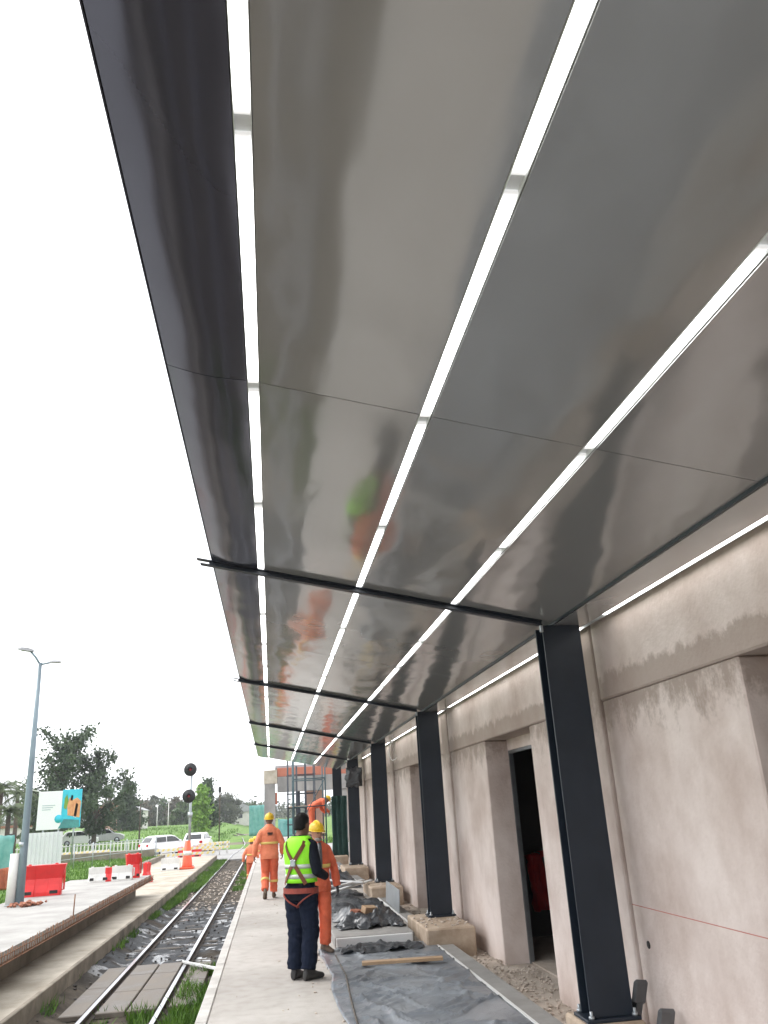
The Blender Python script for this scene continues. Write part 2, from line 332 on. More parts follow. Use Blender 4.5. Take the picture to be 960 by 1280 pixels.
def quads(name, cen, size, matname, parent=None, aspect=1.0, up_bias=0.0, tri=False):
    """many small leaf faces at the given centres"""
    cen = np.asarray(cen, float); n = len(cen); size = np.broadcast_to(np.asarray(size, float), (n,))
    a = RNG.normal(size=(n, 3)); a[:, 2] += up_bias; a /= np.linalg.norm(a, axis=1)[:, None]
    b = RNG.normal(size=(n, 3)); b -= a * (a * b).sum(1)[:, None]; b /= np.linalg.norm(b, axis=1)[:, None]
    a = a * (size * aspect)[:, None]; b = b * size[:, None]
    v = np.stack([cen - a * .5, cen + b * .4, cen + a * .5, cen - b * .4], 1).reshape(-1, 3)
    me = bpy.data.meshes.new(name); me.vertices.add(4 * n); me.loops.add(4 * n); me.polygons.add(n)
    me.vertices.foreach_set('co', v.ravel()); me.loops.foreach_set('vertex_index', np.arange(4 * n)); me.polygons.foreach_set('loop_start', np.arange(0, 4 * n, 4))
    me.update(calc_edges=True); me.materials.append(MATS[matname]); return link(name, me, parent)
def blades(name, pts, h, matname, w=.02, lean=.4):
    pts = np.asarray(pts, float); n = len(pts); h = h * RNG.uniform(.5, 1.25, n); ang = RNG.uniform(0, 2 * np.pi, n)
    d = np.stack([np.cos(ang), np.sin(ang), np.zeros(n)], 1) * w
    l = RNG.normal(size=(n, 3)) * lean * h[:, None]; l[:, 2] = h
    v = np.stack([pts - d, pts + d, pts + l], 1).reshape(-1, 3)
    me = bpy.data.meshes.new(name); me.vertices.add(3 * n); me.loops.add(3 * n); me.polygons.add(n)
    me.vertices.foreach_set('co', v.ravel()); me.loops.foreach_set('vertex_index', np.arange(3 * n)); me.polygons.foreach_set('loop_start', np.arange(0, 3 * n, 3))
    me.update(calc_edges=True); me.materials.append(MATS[matname]); return link(name, me)
def stones(name, pts, smin, smax, matname, parent=None, flat=.7):
    base = [(1, 0, 0), (-1, 0, 0), (0, 1, 0), (0, -1, 0), (0, 0, 1), (0, 0, -1), (.6, .6, .5), (-.6, .6, .5), (.6, -.6, .5), (-.6, -.6, .5)]
    bm = bmesh.new()
    for p in base: bm.verts.new(p)
    bmesh.ops.convex_hull(bm, input=bm.verts[:]); bm.verts.index_update()
    bv = np.array([v.co[:] for v in bm.verts]); bf = [[v.index for v in f.verts] for f in bm.faces]; bm.free()
    V = []; Fs = []; o = 0
    for p in pts:
        s = random.uniform(smin, smax); R = Matrix.Rotation(random.uniform(0, 6.28), 3, 'Z') @ Matrix.Rotation(random.uniform(-.5, .5), 3, 'X')
        w = bv * RNG.uniform(.65, 1.3, bv.shape) * np.array([1, random.uniform(.6, 1), flat]) * s
        w = w @ np.array(R).T + np.array(p); V += w.tolist(); Fs += [[i + o for i in f] for f in bf]; o += len(bv)
    me = bpy.data.meshes.new(name); me.from_pydata(V, [], Fs); me.update(); me.materials.append(MATS[matname]); return link(name, me, parent)
def fbm(x, y, z=0.0, o=4): return noise.fractal(Vector((x, y, z)), 1.0, 2.0, o)

# ================================================================== SETTING
ZG, ZR, ZO = -1.0, -0.88, -0.60              # track bed, top of rail, old platform
struct(MB().add([(-1600, -300, ZG - .06), (1600, -300, ZG - .06), (1600, 2600, ZG - .06), (-1600, 2600, ZG - .06)], [(0, 1, 2, 3)]).build('ground', 'ground_dirt'), 'brown dirt ground reaching to the horizon', 'ground')
# meadow beyond the level crossing and verge on the left: grass-green sheets with gentle relief
def sheet(name, x0, x1, y0, y1, nx, ny, zf, m):
    vs = [(x0 + (x1 - x0) * i / nx, y0 + (y1 - y0) * j / ny, 0) for j in range(ny + 1) for i in range(nx + 1)]
    vs = [(x, y, zf(x, y)) for x, y, _ in vs]
    fs = [(j * (nx + 1) + i, j * (nx + 1) + i + 1, (j + 1) * (nx + 1) + i + 1, (j + 1) * (nx + 1) + i) for j in range(ny) for i in range(nx)]
    mb = MB(); mb.add(vs, fs, 0, True); return mb.build(name, m)
def zfield(x, y): return -.95 + .25 * fbm(x * .05, y * .05) + (max(0, min(1, (y - 74) / 60)) * (1.3 if x < -7 else .5) if x < -5 or x > 1.5 else 0)
struct(sheet('meadow', -260, 160, 73, 420, 84, 70, zfield, 'far_grass'), 'bright green grass field beyond the level crossing', 'field')
struct(sheet('verge', -60, -6.62, 6, 56, 40, 40, lambda x, y: -.42 + .06 * fbm(x * .5, y * .5), 'far_grass'), 'grass verge left of the raised concrete slab', 'grass verge')
# level-crossing road with kerbs
struct(MB().box(-160, 60, 56.5, 72.5, ZG - .05, ZR - .03).build('road', 'asphalt'), 'pale grey road crossing the rails beyond the platform', 'road')
for ya, yb in ((56.2, 56.48), (72.52, 72.8)):
    k = MB()
    for i in range(30): k.bbox(-70 + i * 2.2, -70 + i * 2.2 + 2.17, ya, yb, ZG - .04, ZR + .09, .02)
    struct(k.build('kerb', 'old_concrete'), 'near kerb along the crossing road' if ya < 60 else 'far kerb along the crossing road', 'kerb')
# track bed
def zbed(x, y): return ZG + .17 * max(0, min(1, (-3.02 - x) / .4)) + .035 * fbm(x * 1.7, y * 1.7) + .02 * fbm(x * 5, y * 5, 3)
struct(sheet('track_bed', -3.9, -.60, 3, 56.4, 44, 300, zbed, 'ballast'), 'dark muddy ballast bed between the two platforms', 'track bed')
P = [(random.uniform(-3.35, -.75), 10 + 46 * random.random() ** 1.5) for _ in range(1100)]
tag(stones('ballast_stones', [(x, y, zbed(x, y) + .005) for x, y in P], .012, .042, 'stone'), 'loose ballast stones lying on the muddy track bed', 'ballast', kind='stuff')
P = [(random.uniform(-3.2, -.8), random.uniform(28, 46)) for _ in range(500)]
tag(stones('pale_gravel', [(x, y, zbed(x, y) + .005) for x, y in P], .02, .06, 'rubble'), 'pale gravel and debris along the far stretch of track', 'gravel', kind='stuff')
wm = mat('water', (.012, .014, .017), None, rough=.05, bump=.004, bscale=9, spec=.5)
struct(MB().add([(-3.3, 18.4, ZG - .016), (-.66, 18.4, ZG - .016), (-.66, 30.5, ZG - .016), (-3.3, 30.5, ZG - .016)], [(0, 1, 2, 3)]).build('puddle_water', 'water'), 'shallow rain water standing on the muddy track bed', 'water')
# grass tufts
def patch(n, fx, y0, y1, thr, z):
    out = []
    while len(out) < n:
        y = random.uniform(y0, y1); a, b = fx(y); x = random.uniform(a, b)
        if fbm(x * 1.6, y * .7, 7) > thr: out.append((x, y, z))
    return out
g1 = patch(14000, lambda y: (-3.5, -3.5 + min(.75, max(.12, (y - 22) * .05))), 24, 55.5, -.12, ZG + .05)
g2 = patch(2600, lambda y: (-1.52, -.72), 12.6, 17.5, -.1, ZG) + patch(800, lambda y: (-2.6, -1.75), 11, 14.4, -.05, ZG)
g3 = patch(300, lambda y: (-3.5, -3.25), 12, 24, .25, ZG + .1) + patch(2600, lambda y: (-1.5, -.75), 34, 56, 0, ZG)
tag(blades('track_grass', g1 + g2 + g3, .17, 'blade', .014), 'green grass tufts growing along the track edges', 'grass', kind='stuff')
g4 = [(random.uniform(-12, -6.7), random.uniform(22, 55), -.44) for _ in range(9000)]
tag(blades('verge_grass', g4, .16, 'blade', .03), 'rough green grass on the verge behind the slab', 'grass', kind='stuff')
gm = []
while len(gm) < 9000:
    x, y = random.uniform(-40, 6), 74 + 70 * random.random() ** 2
    if abs(x + 2.2 - .0) > 2.6: gm.append((x, y, zfield(x, y) - .02))
tag(blades('meadow_grass', gm, .32, 'blade', .06), 'longer grass tufts over the green field', 'grass', kind='stuff')
# railway track (rails are straight to the crossing and then bend left)
trk = thing('railway_track', 'metre gauge railway track with shiny worn rail heads beside the platform', 'railway track', (-2.18, 6, ZG))
def centre(y):
    if y < 62: return 0.0
    t = y - 62; return .25 * math.sin(min(t, 30) / 30 * math.pi) * 1.2 - .00125 * max(0, t - 18) ** 2
for sgn in (-1, 1):
    ys = list(np.arange(2, 62, 6)) + list(np.arange(62, 170, 3)); prof = [(-.065, 0), (.065, 0), (.065, .012), (.009, .03), (.009, .075), (.033, .085), (.033, .12), (-.033, .12), (-.033, .085), (-.009, .075), (-.009, .03), (-.065, .012)]
    rings = [[(sgn * .533 + centre(y) + u, y - 6, w + (0.0 if w < .119 else 0)) for u, w in prof] for y in ys]
    mb = MB(); mb.loft(rings, 0, False)
    for i, f in enumerate(mb.f):
        if len(f) == 4 and all(abs(mb.v[j][2] - .12) < 1e-6 for j in f): mb.m[i] = 1
    mb.build('rail', ['rail_side', 'rail_head'], trk)
sm = MB().bbox(-.95, .95, -.11, .11, -.09, .012, .015).mesh('sleeper'); sm.materials.append(MATS['sleeper'])
y = 19.0
while y < 55.5:
    s = link('sleeper', sm, trk, (random.uniform(-.03, .03), y - 6, random.uniform(-.035, -.005))); s.rotation_euler = (0, 0, random.uniform(-.02, .02)); y += .62
# foot crossing of concrete panels round the rails
fc = thing('foot_crossing', 'worn concrete panel crossing laid between and beside the rails', 'crossing', (-2.18, 14.2, ZG))
def panel(x0, x1, y0, y1, dz=0): MB().bbox(x0, x1, y0, y1, 0, .085 + dz, .012).build('concrete_panel', 'crossing_panel', fc)
for a, c in ((0, 2.0), (2.02, 4.0)): panel(-.97, -.62, a, c, -.005)
for a, c in ((0, 1.5), (1.52, 3.0), (3.02, 4.05)): panel(-.44, -.01, a, c); panel(.01, .44, a + .02, c + .02, -.006)
for a, c in ((.1, 2.1), (2.12, 3.9)): panel(.62, 1.02, a, c, -.004)
mbw = MB().hexa([(-1.73, 17.95, -.875), (-1.70, 17.80, -.875), (-.90, 16.50, -.86), (-.88, 16.62, -.86), (-1.73, 17.95, -.845), (-1.70, 17.80, -.845), (-.90, 16.50, -.83), (-.88, 16.62, -.83)])
tag(mbw.build('white_batten', 'white_board'), 'thin white batten lying from the right rail to the platform edge', 'batten')
# main platform with coping blocks
plat = struct(MB().box(-.58, 2.16, -6, 75, ZG - .05, 0).build('platform', 'platform'), 'pale concrete station platform under the canopy', 'platform')
cm = MB().bbox(-.055, .055, 0, 1.485, -.14, .012, .008).mesh('coping_block'); cm.materials.append(MATS['coping'])
for i in range(54):
    c = link('coping_block', cm, plat, (-.637, -5 + i * 1.5, random.uniform(-.003, .003)))
MB().box(-.645, -.581, -6, 75, ZG - .05, -.142).build('platform_face', 'side_concrete', plat)
# old low platform across the track
oldp = struct(MB().box(-6.6, -3.50, 2, 56, ZG - .05, ZO).build('old_platform', 'old_concrete'), 'low weathered concrete platform across the track', 'platform')
for i in range(27): MB().bbox(-3.498, -3.42, 2 + 2 * i, 2 + 2 * i + 1.985, ZG - .02, ZO + .012, .012).build('edge_block', 'old_edge', oldp)
# new raised slab on the old platform
slab = struct(MB().box(-6.62, -4.02, 3, 30.2, -.17, 0).build('raised_slab', 'new_concrete'), 'new pale concrete slab cast on the old platform', 'slab')
MB().box(-6.5, -4.40, 3, 29.6, ZO + .004, -.172).build('slab_base', 'side_concrete', slab)
MB().box(-6.9, -6.63, 3, 56, -.6, -.36).build('slab_kerb', 'side_concrete', slab)
rb = MB()
rb.tube([(-3.93, 3.2, -.03), (-3.93, 16, -.025), (-3.93, 30.1, -.03)], .009, 5); rb.tube([(-3.91, 3.2, -.13), (-3.91, 16, -.135), (-3.90, 30.1, -.13)], .009, 5)
for y in np.arange(3.2, 30.1, .13):
    j = random.uniform(-.02, .02); rb.tube([(-4.03, y + j, -.15), (-3.92, y, -.14), (-3.92 + random.uniform(-.015, .015), y + random.uniform(-.03, .03), random.uniform(.0, .07))], .007, 4)
tag(rb.build('rebar_fringe', 'rust'), 'rusty rebar mesh sticking out along the edge of the raised slab', 'rebar')
for i, (px, py, h) in enumerate(((5, 1195, .53), (101, 1146, .42))):
    p = G(px, py, 0); mb = MB(); mb.tube([(0, 0, -.02), (.01, .0, h)], .012, 6); tag(mb.build('marker_rod', 'rust', loc=(max(p.x, -4.4) - .15, p.y, 0)), ('thin upright rod at the near end of the slab edge', 'thin upright rod halfway along the slab edge')[i], 'rod', 'marker rods on the slab')

# ================================================================== STATION BUILDING
XW = 2.80
bld = thing('station_building', 'unfinished plastered station building with a row of open doorways', 'building', (0, 0, 0))
ZT = -.155                                     # trench level along the wall
struct(MB().box(2.36, 7.2, -6, 36, ZG, ZT).build('trench_floor', 'dust'), 'dusty strip of earth along the foot of the wall', 'ground strip')
for k in range(-1, 5):
    o = 6.25 * k
    if k < 4: MB().bbox(XW, XW + .36, 6.69 + o, 7.16 + o, ZT - .02, 3.9, .012).build('pilaster', 'wall', bld)
    if k < 4:
        MB().bbox(XW + .03, XW + .36, 7.162 + o, 8.8 + o, ZT - .02, 2.498, .012).build('wall_panel', 'wall', bld)
        MB().bbox(XW + .03, XW + .36, 10.8 + o, 12.938 + o, ZT - .02, 2.498, .012).build('wall_panel', 'wall', bld)
        MB().bbox(XW + .012, XW + .36, 7.162 + o, 12.938 + o, 2.50, 3.9, .014).build('lintel_band', 'wall_band', bld)
        # inner wall closing the room, door head and steel frame
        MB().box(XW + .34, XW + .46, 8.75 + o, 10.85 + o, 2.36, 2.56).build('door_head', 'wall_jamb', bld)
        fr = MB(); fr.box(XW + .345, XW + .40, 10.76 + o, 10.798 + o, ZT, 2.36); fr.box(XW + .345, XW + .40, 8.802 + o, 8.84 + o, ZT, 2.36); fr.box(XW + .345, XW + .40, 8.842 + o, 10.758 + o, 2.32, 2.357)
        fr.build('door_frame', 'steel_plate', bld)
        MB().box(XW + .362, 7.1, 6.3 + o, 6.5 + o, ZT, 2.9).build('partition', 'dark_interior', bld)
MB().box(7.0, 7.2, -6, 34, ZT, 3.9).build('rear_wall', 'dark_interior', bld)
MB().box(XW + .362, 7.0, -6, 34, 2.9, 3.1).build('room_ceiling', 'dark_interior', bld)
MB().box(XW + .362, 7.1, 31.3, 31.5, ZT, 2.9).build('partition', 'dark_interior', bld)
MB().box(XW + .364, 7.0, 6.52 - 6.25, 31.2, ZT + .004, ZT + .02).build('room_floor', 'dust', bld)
MB().box(XW - .02, 7.4, -6.2, 31.8, 3.902, 4.05).build('roof_slab', 'old_concrete', bld)
zl = .915; MB().box(XW + .0285, XW + .031, 4.57, 6.685, zl, zl + .006).build('chalk_line', 'red_chalk', bld)
p = on(811, 1181, 0, XW + .03); mb = MB(); mb.tube([(XW + .026, p.y, p.z), (XW + .045, p.y, p.z)], .028, 10); mb.build('bolt_hole', 'hole_dark', bld)
# red cloth hanging in the dark room
def cloth(name, w, h, t, m, loc, rz, label, cat, seed=0):
    mb = MB(); nx, nz = 14, 16; vs = []
    for j in range(nz + 1):
        for i in range(nx + 1):
            u = i / nx - .5; v = j / nz; wv = w * (.75 + .3 * math.sin(v * 2.6)); vs.append((u * wv, .06 * math.sin(u * 17 + v * 2) + .05 * fbm(u * 4, v * 3, seed), h * (v - 1) + .05 * fbm(u * 3, 2, seed)))
    mb.add(vs, [(j * (nx + 1) + i, j * (nx + 1) + i + 1, (j + 1) * (nx + 1) + i + 1, (j + 1) * (nx + 1) + i) for j in range(nz) for i in range(nx)], 0, True)
    o = mb.build(name, m, loc=loc); o.rotation_euler.z = rz; sol = o.modifiers.new('thickness', 'SOLIDIFY'); sol.thickness = t; return tag(o, label, cat)
hk = MB(); hk.tube([(3.9, 12.62, .98), (3.9, 12.33, .98)], .014, 6); hk.tube([(3.9, 12.62, ZT), (3.9, 12.62, .99)], .02, 6); hk.build('hook_rail', 'steel_plate', bld)
cloth('red_jacket', .55, .75, .03, 'red_cloth', (3.88, 12.36, .98), .9, 'red jacket hanging in the dark doorway', 'jacket')

# ================================================================== CANOPY
def zs(x): return 3.16 - .206 * (x - 2.29)
Y0, YE = -2.925, 30.9
can = thing('platform_canopy', 'long metal clad platform canopy with rows of linear lights', 'canopy', (0, 0, 0))
edges = [Y0] + [.2 + 3.125 * i for i in range(10)] + [YE]
rows = [(-.47, -.105, 'fascia'), (-.045, .705, 'soffit'), (.765, 1.50, 'soffit'), (1.56, 2.375, 'soffit')]
for a, c in zip(edges[:-1], edges[1:]):
    a2, c2 = a + .0025, c - .0025
    for x0, x1, m in rows:
        pr = [(x0, zs(x0)), (x1, zs(x1)), (x1, zs(x1) + .025), (x0, zs(x0) + .025)]
        if m == 'fascia': pr = [(x_, zs(x_) - .017 * math.sin(math.pi * (x_ + .47) / .365)) for x_ in np.linspace(-.47, -.105, 41)] + [(-.105, zs(-.105) + .025), (-.40, zs(-.4) + .03), (-.47, zs(-.47) + .05)]
        o_ = MB().prism(pr, 'y', a2, c2).build('fascia_panel' if m == 'fascia' else 'soffit_panel', m, can)
    MB().box(2.396, 2.68, a2, c2, 3.12, 3.14).build('soffit_panel', 'soffit', can)
# structure above: roof deck, rolled edge
MB().prism([(-.475, zs(-.47) + .055), (2.79, 3.30), (2.79, 3.50), (-.475, zs(-.47) + .16)], 'y', Y0, YE).build('roof_deck', 'steel_plate', can)
MB().box(2.377, 2.394, Y0, YE, 3.122, 3.25).build('joint_trim', 'steel_dark', can)
MB().prism([(-.481, zs(-.47) + .006), (-.4755, zs(-.47) + .006), (-.4755, zs(-.47) + .17), (-.481, zs(-.47) + .17)], 'y', Y0, YE).build('edge_trim', 'fascia', can)
MB().prism([(-.475, zs(-.47) + .03), (2.375, zs(2.375) + .03), (2.79, 3.142), (2.79, 3.30), (-.475, zs(-.47) + .055)], 'y', YE + .002, YE + .02).build('end_cap', 'steel_plate', can)
for xc, w in ((-.075, .055), (.735, .055), (1.53, .055), (2.725, .05)):
    z = zs(xc) if xc < 2.4 else 3.13; h = w / 2; sl_ = -.206 if xc < 2.4 else 0
    prof = [(xc - h, z - sl_ * h * -1 * -1 + .002), (xc - h, z + .03), (xc + h, z + .03), (xc + h, z + .002), (xc + h - .003, z + .002), (xc + h - .003, z + .024), (xc - h + .003, z + .024), (xc - h + .003, z + .004)]
    ch = MB().prism(prof, 'y', Y0, YE).build('light_channel', 'alu', can)
    hl = .745 if xc < 2.4 else 2.85
    dm = MB().box(-h + .0035, h - .0035, -hl, hl, 0, .012).mesh('led_diffuser'); dm.materials.append(MATS['led' if xc < 2.4 else 'led_long'])
    y = 6.52 - 1.5625 * 5.5 if xc < 2.4 else .2 + 3.125
    while y + hl < YE:
        link('led_diffuser', dm, ch, (xc, y, z + .011)); y += 1.5625 if xc < 2.4 else 6.25
# ================================================================== STEEL FRAMES + PLINTHS
posname = ['nearest', 'second nearest', 'third nearest', 'fourth nearest', 'farthest']
for k in range(5):
    yc = 6.45 + 6.25 * k; x0, x1 = 2.29, 2.62
    t = thing('steel_column', f'dark navy steel column, {posname[k]} of the row along the wall', 'column', (0, yc, .2), group='steel columns along the wall')
    ztop = zs(2.455) - .2 - .004 if k < 4 else 3.6
    MB().bbox(x0, x1, 0, .018, .025, ztop, .003).build('flange', 'steel_dark', t); MB().bbox(x0, x1, .182, .20, .025, ztop, .003).build('flange', 'steel_dark', t)
    MB().box(2.445, 2.465, .0185, .1815, .025, ztop - .002).build('web', 'steel_dark', t)
    bp = MB().bbox(x0 - .04, x1 + .04, -.05, .25, 0, .0245, .004).build('base_plate', 'steel_dark', t)
    for bx in (x0, x1):
        for by in (-.025, .225): mb = MB(); mb.tube([(bx, by, .0245), (bx, by, .075)], .012, 6); mb.tube([(bx, by, .025), (bx, by, .045)], .022, 6); mb.build('bolt', 'galv', t)
    if k < 4:
        dz = -.2
        def plate(xa, xb, ya, yb, lo, hi): return [(xa, ya, zs(xa) + dz + lo), (xb, ya, zs(xb) + dz + lo), (xb, yb, zs(xb) + dz + lo), (xa, yb, zs(xa) + dz + lo), (xa, ya, zs(xa) + dz + hi), (xb, ya, zs(xb) + dz + hi), (xb, yb, zs(xb) + dz + hi), (xa, yb, zs(xa) + dz + hi)]
        bm_ = MB(); bm_.hexa(plate(-.57, 2.285, -.032, .032, -.046, -.038)); bm_.hexa(plate(-.60, 2.285, -.032, .032, -.008, -.001)); bm_.hexa(plate(-.50, 2.285, -.005, .005, -.0375, -.0085))
        bm_.build('roof_beam', 'steel_dark', t)
        mb = MB(); mb.bbox(2.262, 2.288, -.03, .0, 2.86, 2.92, .004); mb.build('beam_bracket', 'galv', t)
    pl = MB().bbox(2.02 if k else 2.22, 2.68, yc - 1.12 if k else yc - .08, yc + (.5 if k else .38), ZT - .05, .199, .02).build('column_plinth', 'plinth')
    tag(pl, f'tan concrete plinth under the {posname[k]} steel column', 'plinth', 'column plinths')
# grey kerb strip with white edging along the tarpaulin
for i, (a, c) in enumerate(((-5.5, 6.2), (6.9, 11.55), (13.25, 17.8), (19.5, 24.05), (25.8, 30.3))):
    kb = struct(MB().bbox(2.161, 2.36, a, c, ZG, .012, .008).build('kerb_strip', 'kerb_grey'), ('grey kerb strip beside the camera', 'grey kerb strip beside the flat tarpaulin', 'grey kerb strip behind the standing metal sheet', 'grey kerb strip between the third and fourth columns', 'grey kerb strip at the far columns')[i], 'kerb')
    MB().box(2.135, 2.160, a, c, .002, .018).build('edge_trim', 'white_trim', kb)
# rubble along the wall foot
P = []
while len(P) < 1900:
    y = random.uniform(6.6, 31); x = random.uniform(2.37, 2.84)
    if random.random() < .3: y = random.uniform(7, 11); x = random.uniform(2.38, 3.1 if 8.6 < y < 10.6 else 2.82)
    P.append((x, y, ZT + .01 + .06 * max(0, fbm(x * 3, y * 1.5))))
tag(stones('plaster_rubble', P, .005, .024, 'rubble'), 'broken plaster rubble strewn along the wall foot', 'rubble', kind='stuff')
P = [(random.uniform(2.04, 2.66), 11.62 + 6.25 * random.choice((0, 0, 1, 2)) + random.uniform(0, 1.4), .205) for _ in range(90)]
tag(stones('plinth_rubble', P, .012, .035, 'rubble'), 'plaster crumbs scattered on the column plinths', 'rubble', kind='stuff')
P = [(random.uniform(-.4, 2.1), random.uniform(8, 26), .003) for _ in range(120)] + [(random.uniform(.35, .85), random.uniform(8, 18), .003) for _ in range(110)]
tag(stones('platform_grit', P, .006, .02, 'rubble'), 'small grit and crumbs on the platform floor', 'grit', kind='stuff')

# ================================================================== TARPAULINS AND BUILDING LITTER
def tarp(name, label, x0, x1, y0, y1, base, amp, folds, res=.028, ragged=.08, seed=0, big=0.0, prim=None, m='tarp'):
    nx = max(6, int((x1 - x0) / res)); ny = max(6, int((y1 - y0) / res)); rnd = random.Random(seed); L = []
    for _ in range(folds):
        cx, cy = rnd.uniform(x0, x1), rnd.uniform(y0, y1); a = rnd.gauss(0, .5) if rnd.random() < .6 else rnd.uniform(0, 3.14); l = rnd.uniform(.25, 1.0)
        L.append((cx, cy, math.cos(a), math.sin(a), l, rnd.uniform(.010, .026), rnd.uniform(.25, 1.0)))
    vs = []
    for j in range(ny + 1):
        for i in range(nx + 1):
            u, v = i / nx, j / ny; x = x0 + (x1 - x0) * u; y = y0 + (y1 - y0) * v
            ex = ragged * fbm(v * 5 + 9, 1.3, seed) ; ey = ragged * fbm(u * 5 + 3, 7.7, seed)
            x += ex * (1 - 2 * min(u, .5)) + ex * .6 * max(0, 2 * u - 1) * .3; y += ey * (1 - 2 * min(v, .5)) - ey * max(0, 2 * v - 1)
            h = amp * .22 + amp * .18 * fbm(x * 2.2, y * 1.6, seed + 5, 2) + amp * .10 * fbm(x * 9, y * 6, seed + 2, 2)
            for cx, cy, ca, sa, l, w, a in L:
                dx, dy = x - cx, y - cy; s = dx * ca + dy * sa
                if abs(s) < l:
                    d = abs(-dx * sa + dy * ca + .05 * math.sin(s * 6 + cx * 9))
                    if d < 4 * w: h += amp * 1.3 * a * math.exp(-(d / w) ** 2) * (1 - (s / l) ** 2)
            if big:
                rg = 1 - abs(noise.noise(Vector((x * 3.3 + .8 * fbm(x * 2, y * 2, seed), y * 2.3, seed)))) * 2; r2 = 1 - abs(noise.noise(Vector((x * 8, y * 5 + rg, seed + 4)))) * 2
                h += big * (max(0, .30 + .9 * fbm(x * 1.5, y * 1.1, seed + 11, 2)) * .62 + .20 * max(0, rg) ** 3 + .05 * max(0, r2) ** 2) * min(1, 5 * min(u, 1 - u, v, 1 - v))
            vs.append((x, y, base + max(.0, h)))
    mb = MB(); mb.add(vs, [(j * (nx + 1) + i, j * (nx + 1) + i + 1, (j + 1) * (nx + 1) + i + 1, (j + 1) * (nx + 1) + i) for j in range(ny) for i in range(nx)], 0, True)
    o = mb.build(name, m); sol = o.modifiers.new('thickness', 'SOLIDIFY'); sol.thickness = .003; sol.offset = 1
    return tag(o, label, 'tarpaulin', 'black plastic sheets on the platform')
tarp('tarpaulin', 'large flat black plastic sheet spread on the platform beside the kerb', .60, 2.125, -2.0, 11.95, .004, .024, 230, .028, .12, 1)
fs_ = struct(MB().bbox(.84, 1.93, 12.05, 16.6, -.002, .125, .012).build('floor_slab', 'kerb_grey'), 'raised grey floor slab beyond the flat tarpaulin', 'slab')
MB().bbox(.86, 1.90, 12.0, 12.046, .003, .118, .006).build('edge_board', 'white_trim', fs_)
tarp('tarpaulin', 'crumpled black plastic sheet heaped on the raised floor slab', 1.0, 1.92, 12.6, 14.3, .128, .04, 44, .022, .2, 4, .30, m='tarp_black')
tarp('tarpaulin', 'black plastic sheet lying behind the crumpled heap on the slab', .95, 1.9, 14.4, 16.5, .128, .05, 20, .04, .2, 6, .14, m='tarp_black')
tarp('tarpaulin', 'darker strip of plastic sheet lying in front of the floor slab', .9, 1.95, 11.35, 11.97, .012, .026, 26, .022, .08, 9, 0, m='tarp_black')
tarp('tarpaulin', 'dark plastic sheet on the platform beside the white boards', .7, 1.9, 17.0, 19.6, .004, .05, 16, .05, .2, 12, .18, m='tarp_black')
tarp('tarpaulin', 'dark plastic bundle lying in front of the fourth column plinth', 1.2, 2.1, 20.4, 23.4, .004, .06, 12, .05, .2, 15, .42, m='tarp_black')
bd = MB().bbox(-.47, .47, -.06, .06, 0, .035, .004).build('wooden_plank', 'wood', loc=(1.5, 10.36, .045)); bd.rotation_euler.z = -.10
tag(bd, 'short pale wooden plank lying across the flat tarpaulin', 'plank')
b2 = MB().bbox(-.11, .11, -.06, .06, 0, .09, .006).build('wooden_block', 'wood', loc=(1.43, 13.1, .28)); b2.rotation_euler = (.25, .1, .5); tag(b2, 'pale wooden block resting on the crumpled sheet', 'wood block')
b3 = MB().bbox(-.12, .12, -.06, .06, 0, .06, .004).build('brick', 'brick', loc=(1.25, 13.15, .27)); b3.rotation_euler = (.2, .1, 1.1); tag(b3, 'red brick beside the wooden block on the crumpled sheet', 'brick')
ms = MB().bbox(-.008, .008, -1.0, 1.0, 0, .36, .002).build('metal_sheet', 'galv', loc=(2.20, 16.1, .013)); ms.rotation_euler = (0, .06, -.02); tag(ms, 'blue grey metal sheet standing on edge on the kerb', 'metal sheet')
for i, (xa, ya, xb, yb, z) in enumerate(((1.1, 17.6, 2.15, 19.0, .20), (1.0, 18.1, 2.0, 18.6, .24), (1.3, 17.3, 2.0, 19.3, .27), (1.05, 18.6, 1.9, 18.2, .31))):
    mb = MB(); L_ = math.hypot(xb - xa, yb - ya); mb.bbox(-L_ / 2, L_ / 2, -.05, .05, 0, .03, .004)
    o = mb.build('white_board', 'white_trim', loc=((xa + xb) / 2, (ya + yb) / 2, z)); o.rotation_euler = (0, .04 * (i - 1), math.atan2(yb - ya, xb - xa))
    tag(o, ('bottom white board of the pile by the third column', 'second white board of the pile by the third column', 'third white board of the pile by the third column', 'top white board of the pile by the third column')[i], 'board', 'pile of white boards')
mb = MB(); mb.tube([(.80, 11.4, .012), (.80, 9.9, .045), (.74, 8.6, .045), (.70, 7.4, .045)], .010, 6); tag(mb.build('steel_bar', 'sleeper'), 'thin dark bar lying along the left edge of the tarpaulin', 'bar')
t = thing('bucket', 'dark plastic bucket with wire handle near the scaffold', 'bucket', (1.35, 26.2, 0))
mb = MB(); mb.loft([[(math.cos(a) * r, math.sin(a) * r, z) for a in np.linspace(0, 2 * math.pi, 18, endpoint=False)] for r, z in ((.11, 0), (.15, .30), (.16, .30), (.16, .325), (.14, .325), (.105, .02))], 0, True); mb.build('pail', 'tyre', t)
mb = MB(); mb.tube([(.155 * math.cos(a), .03, .30 - .12 * math.sin(a)) for a in np.linspace(0, math.pi, 12)], .005, 5); mb.build('handle', 'galv', t)
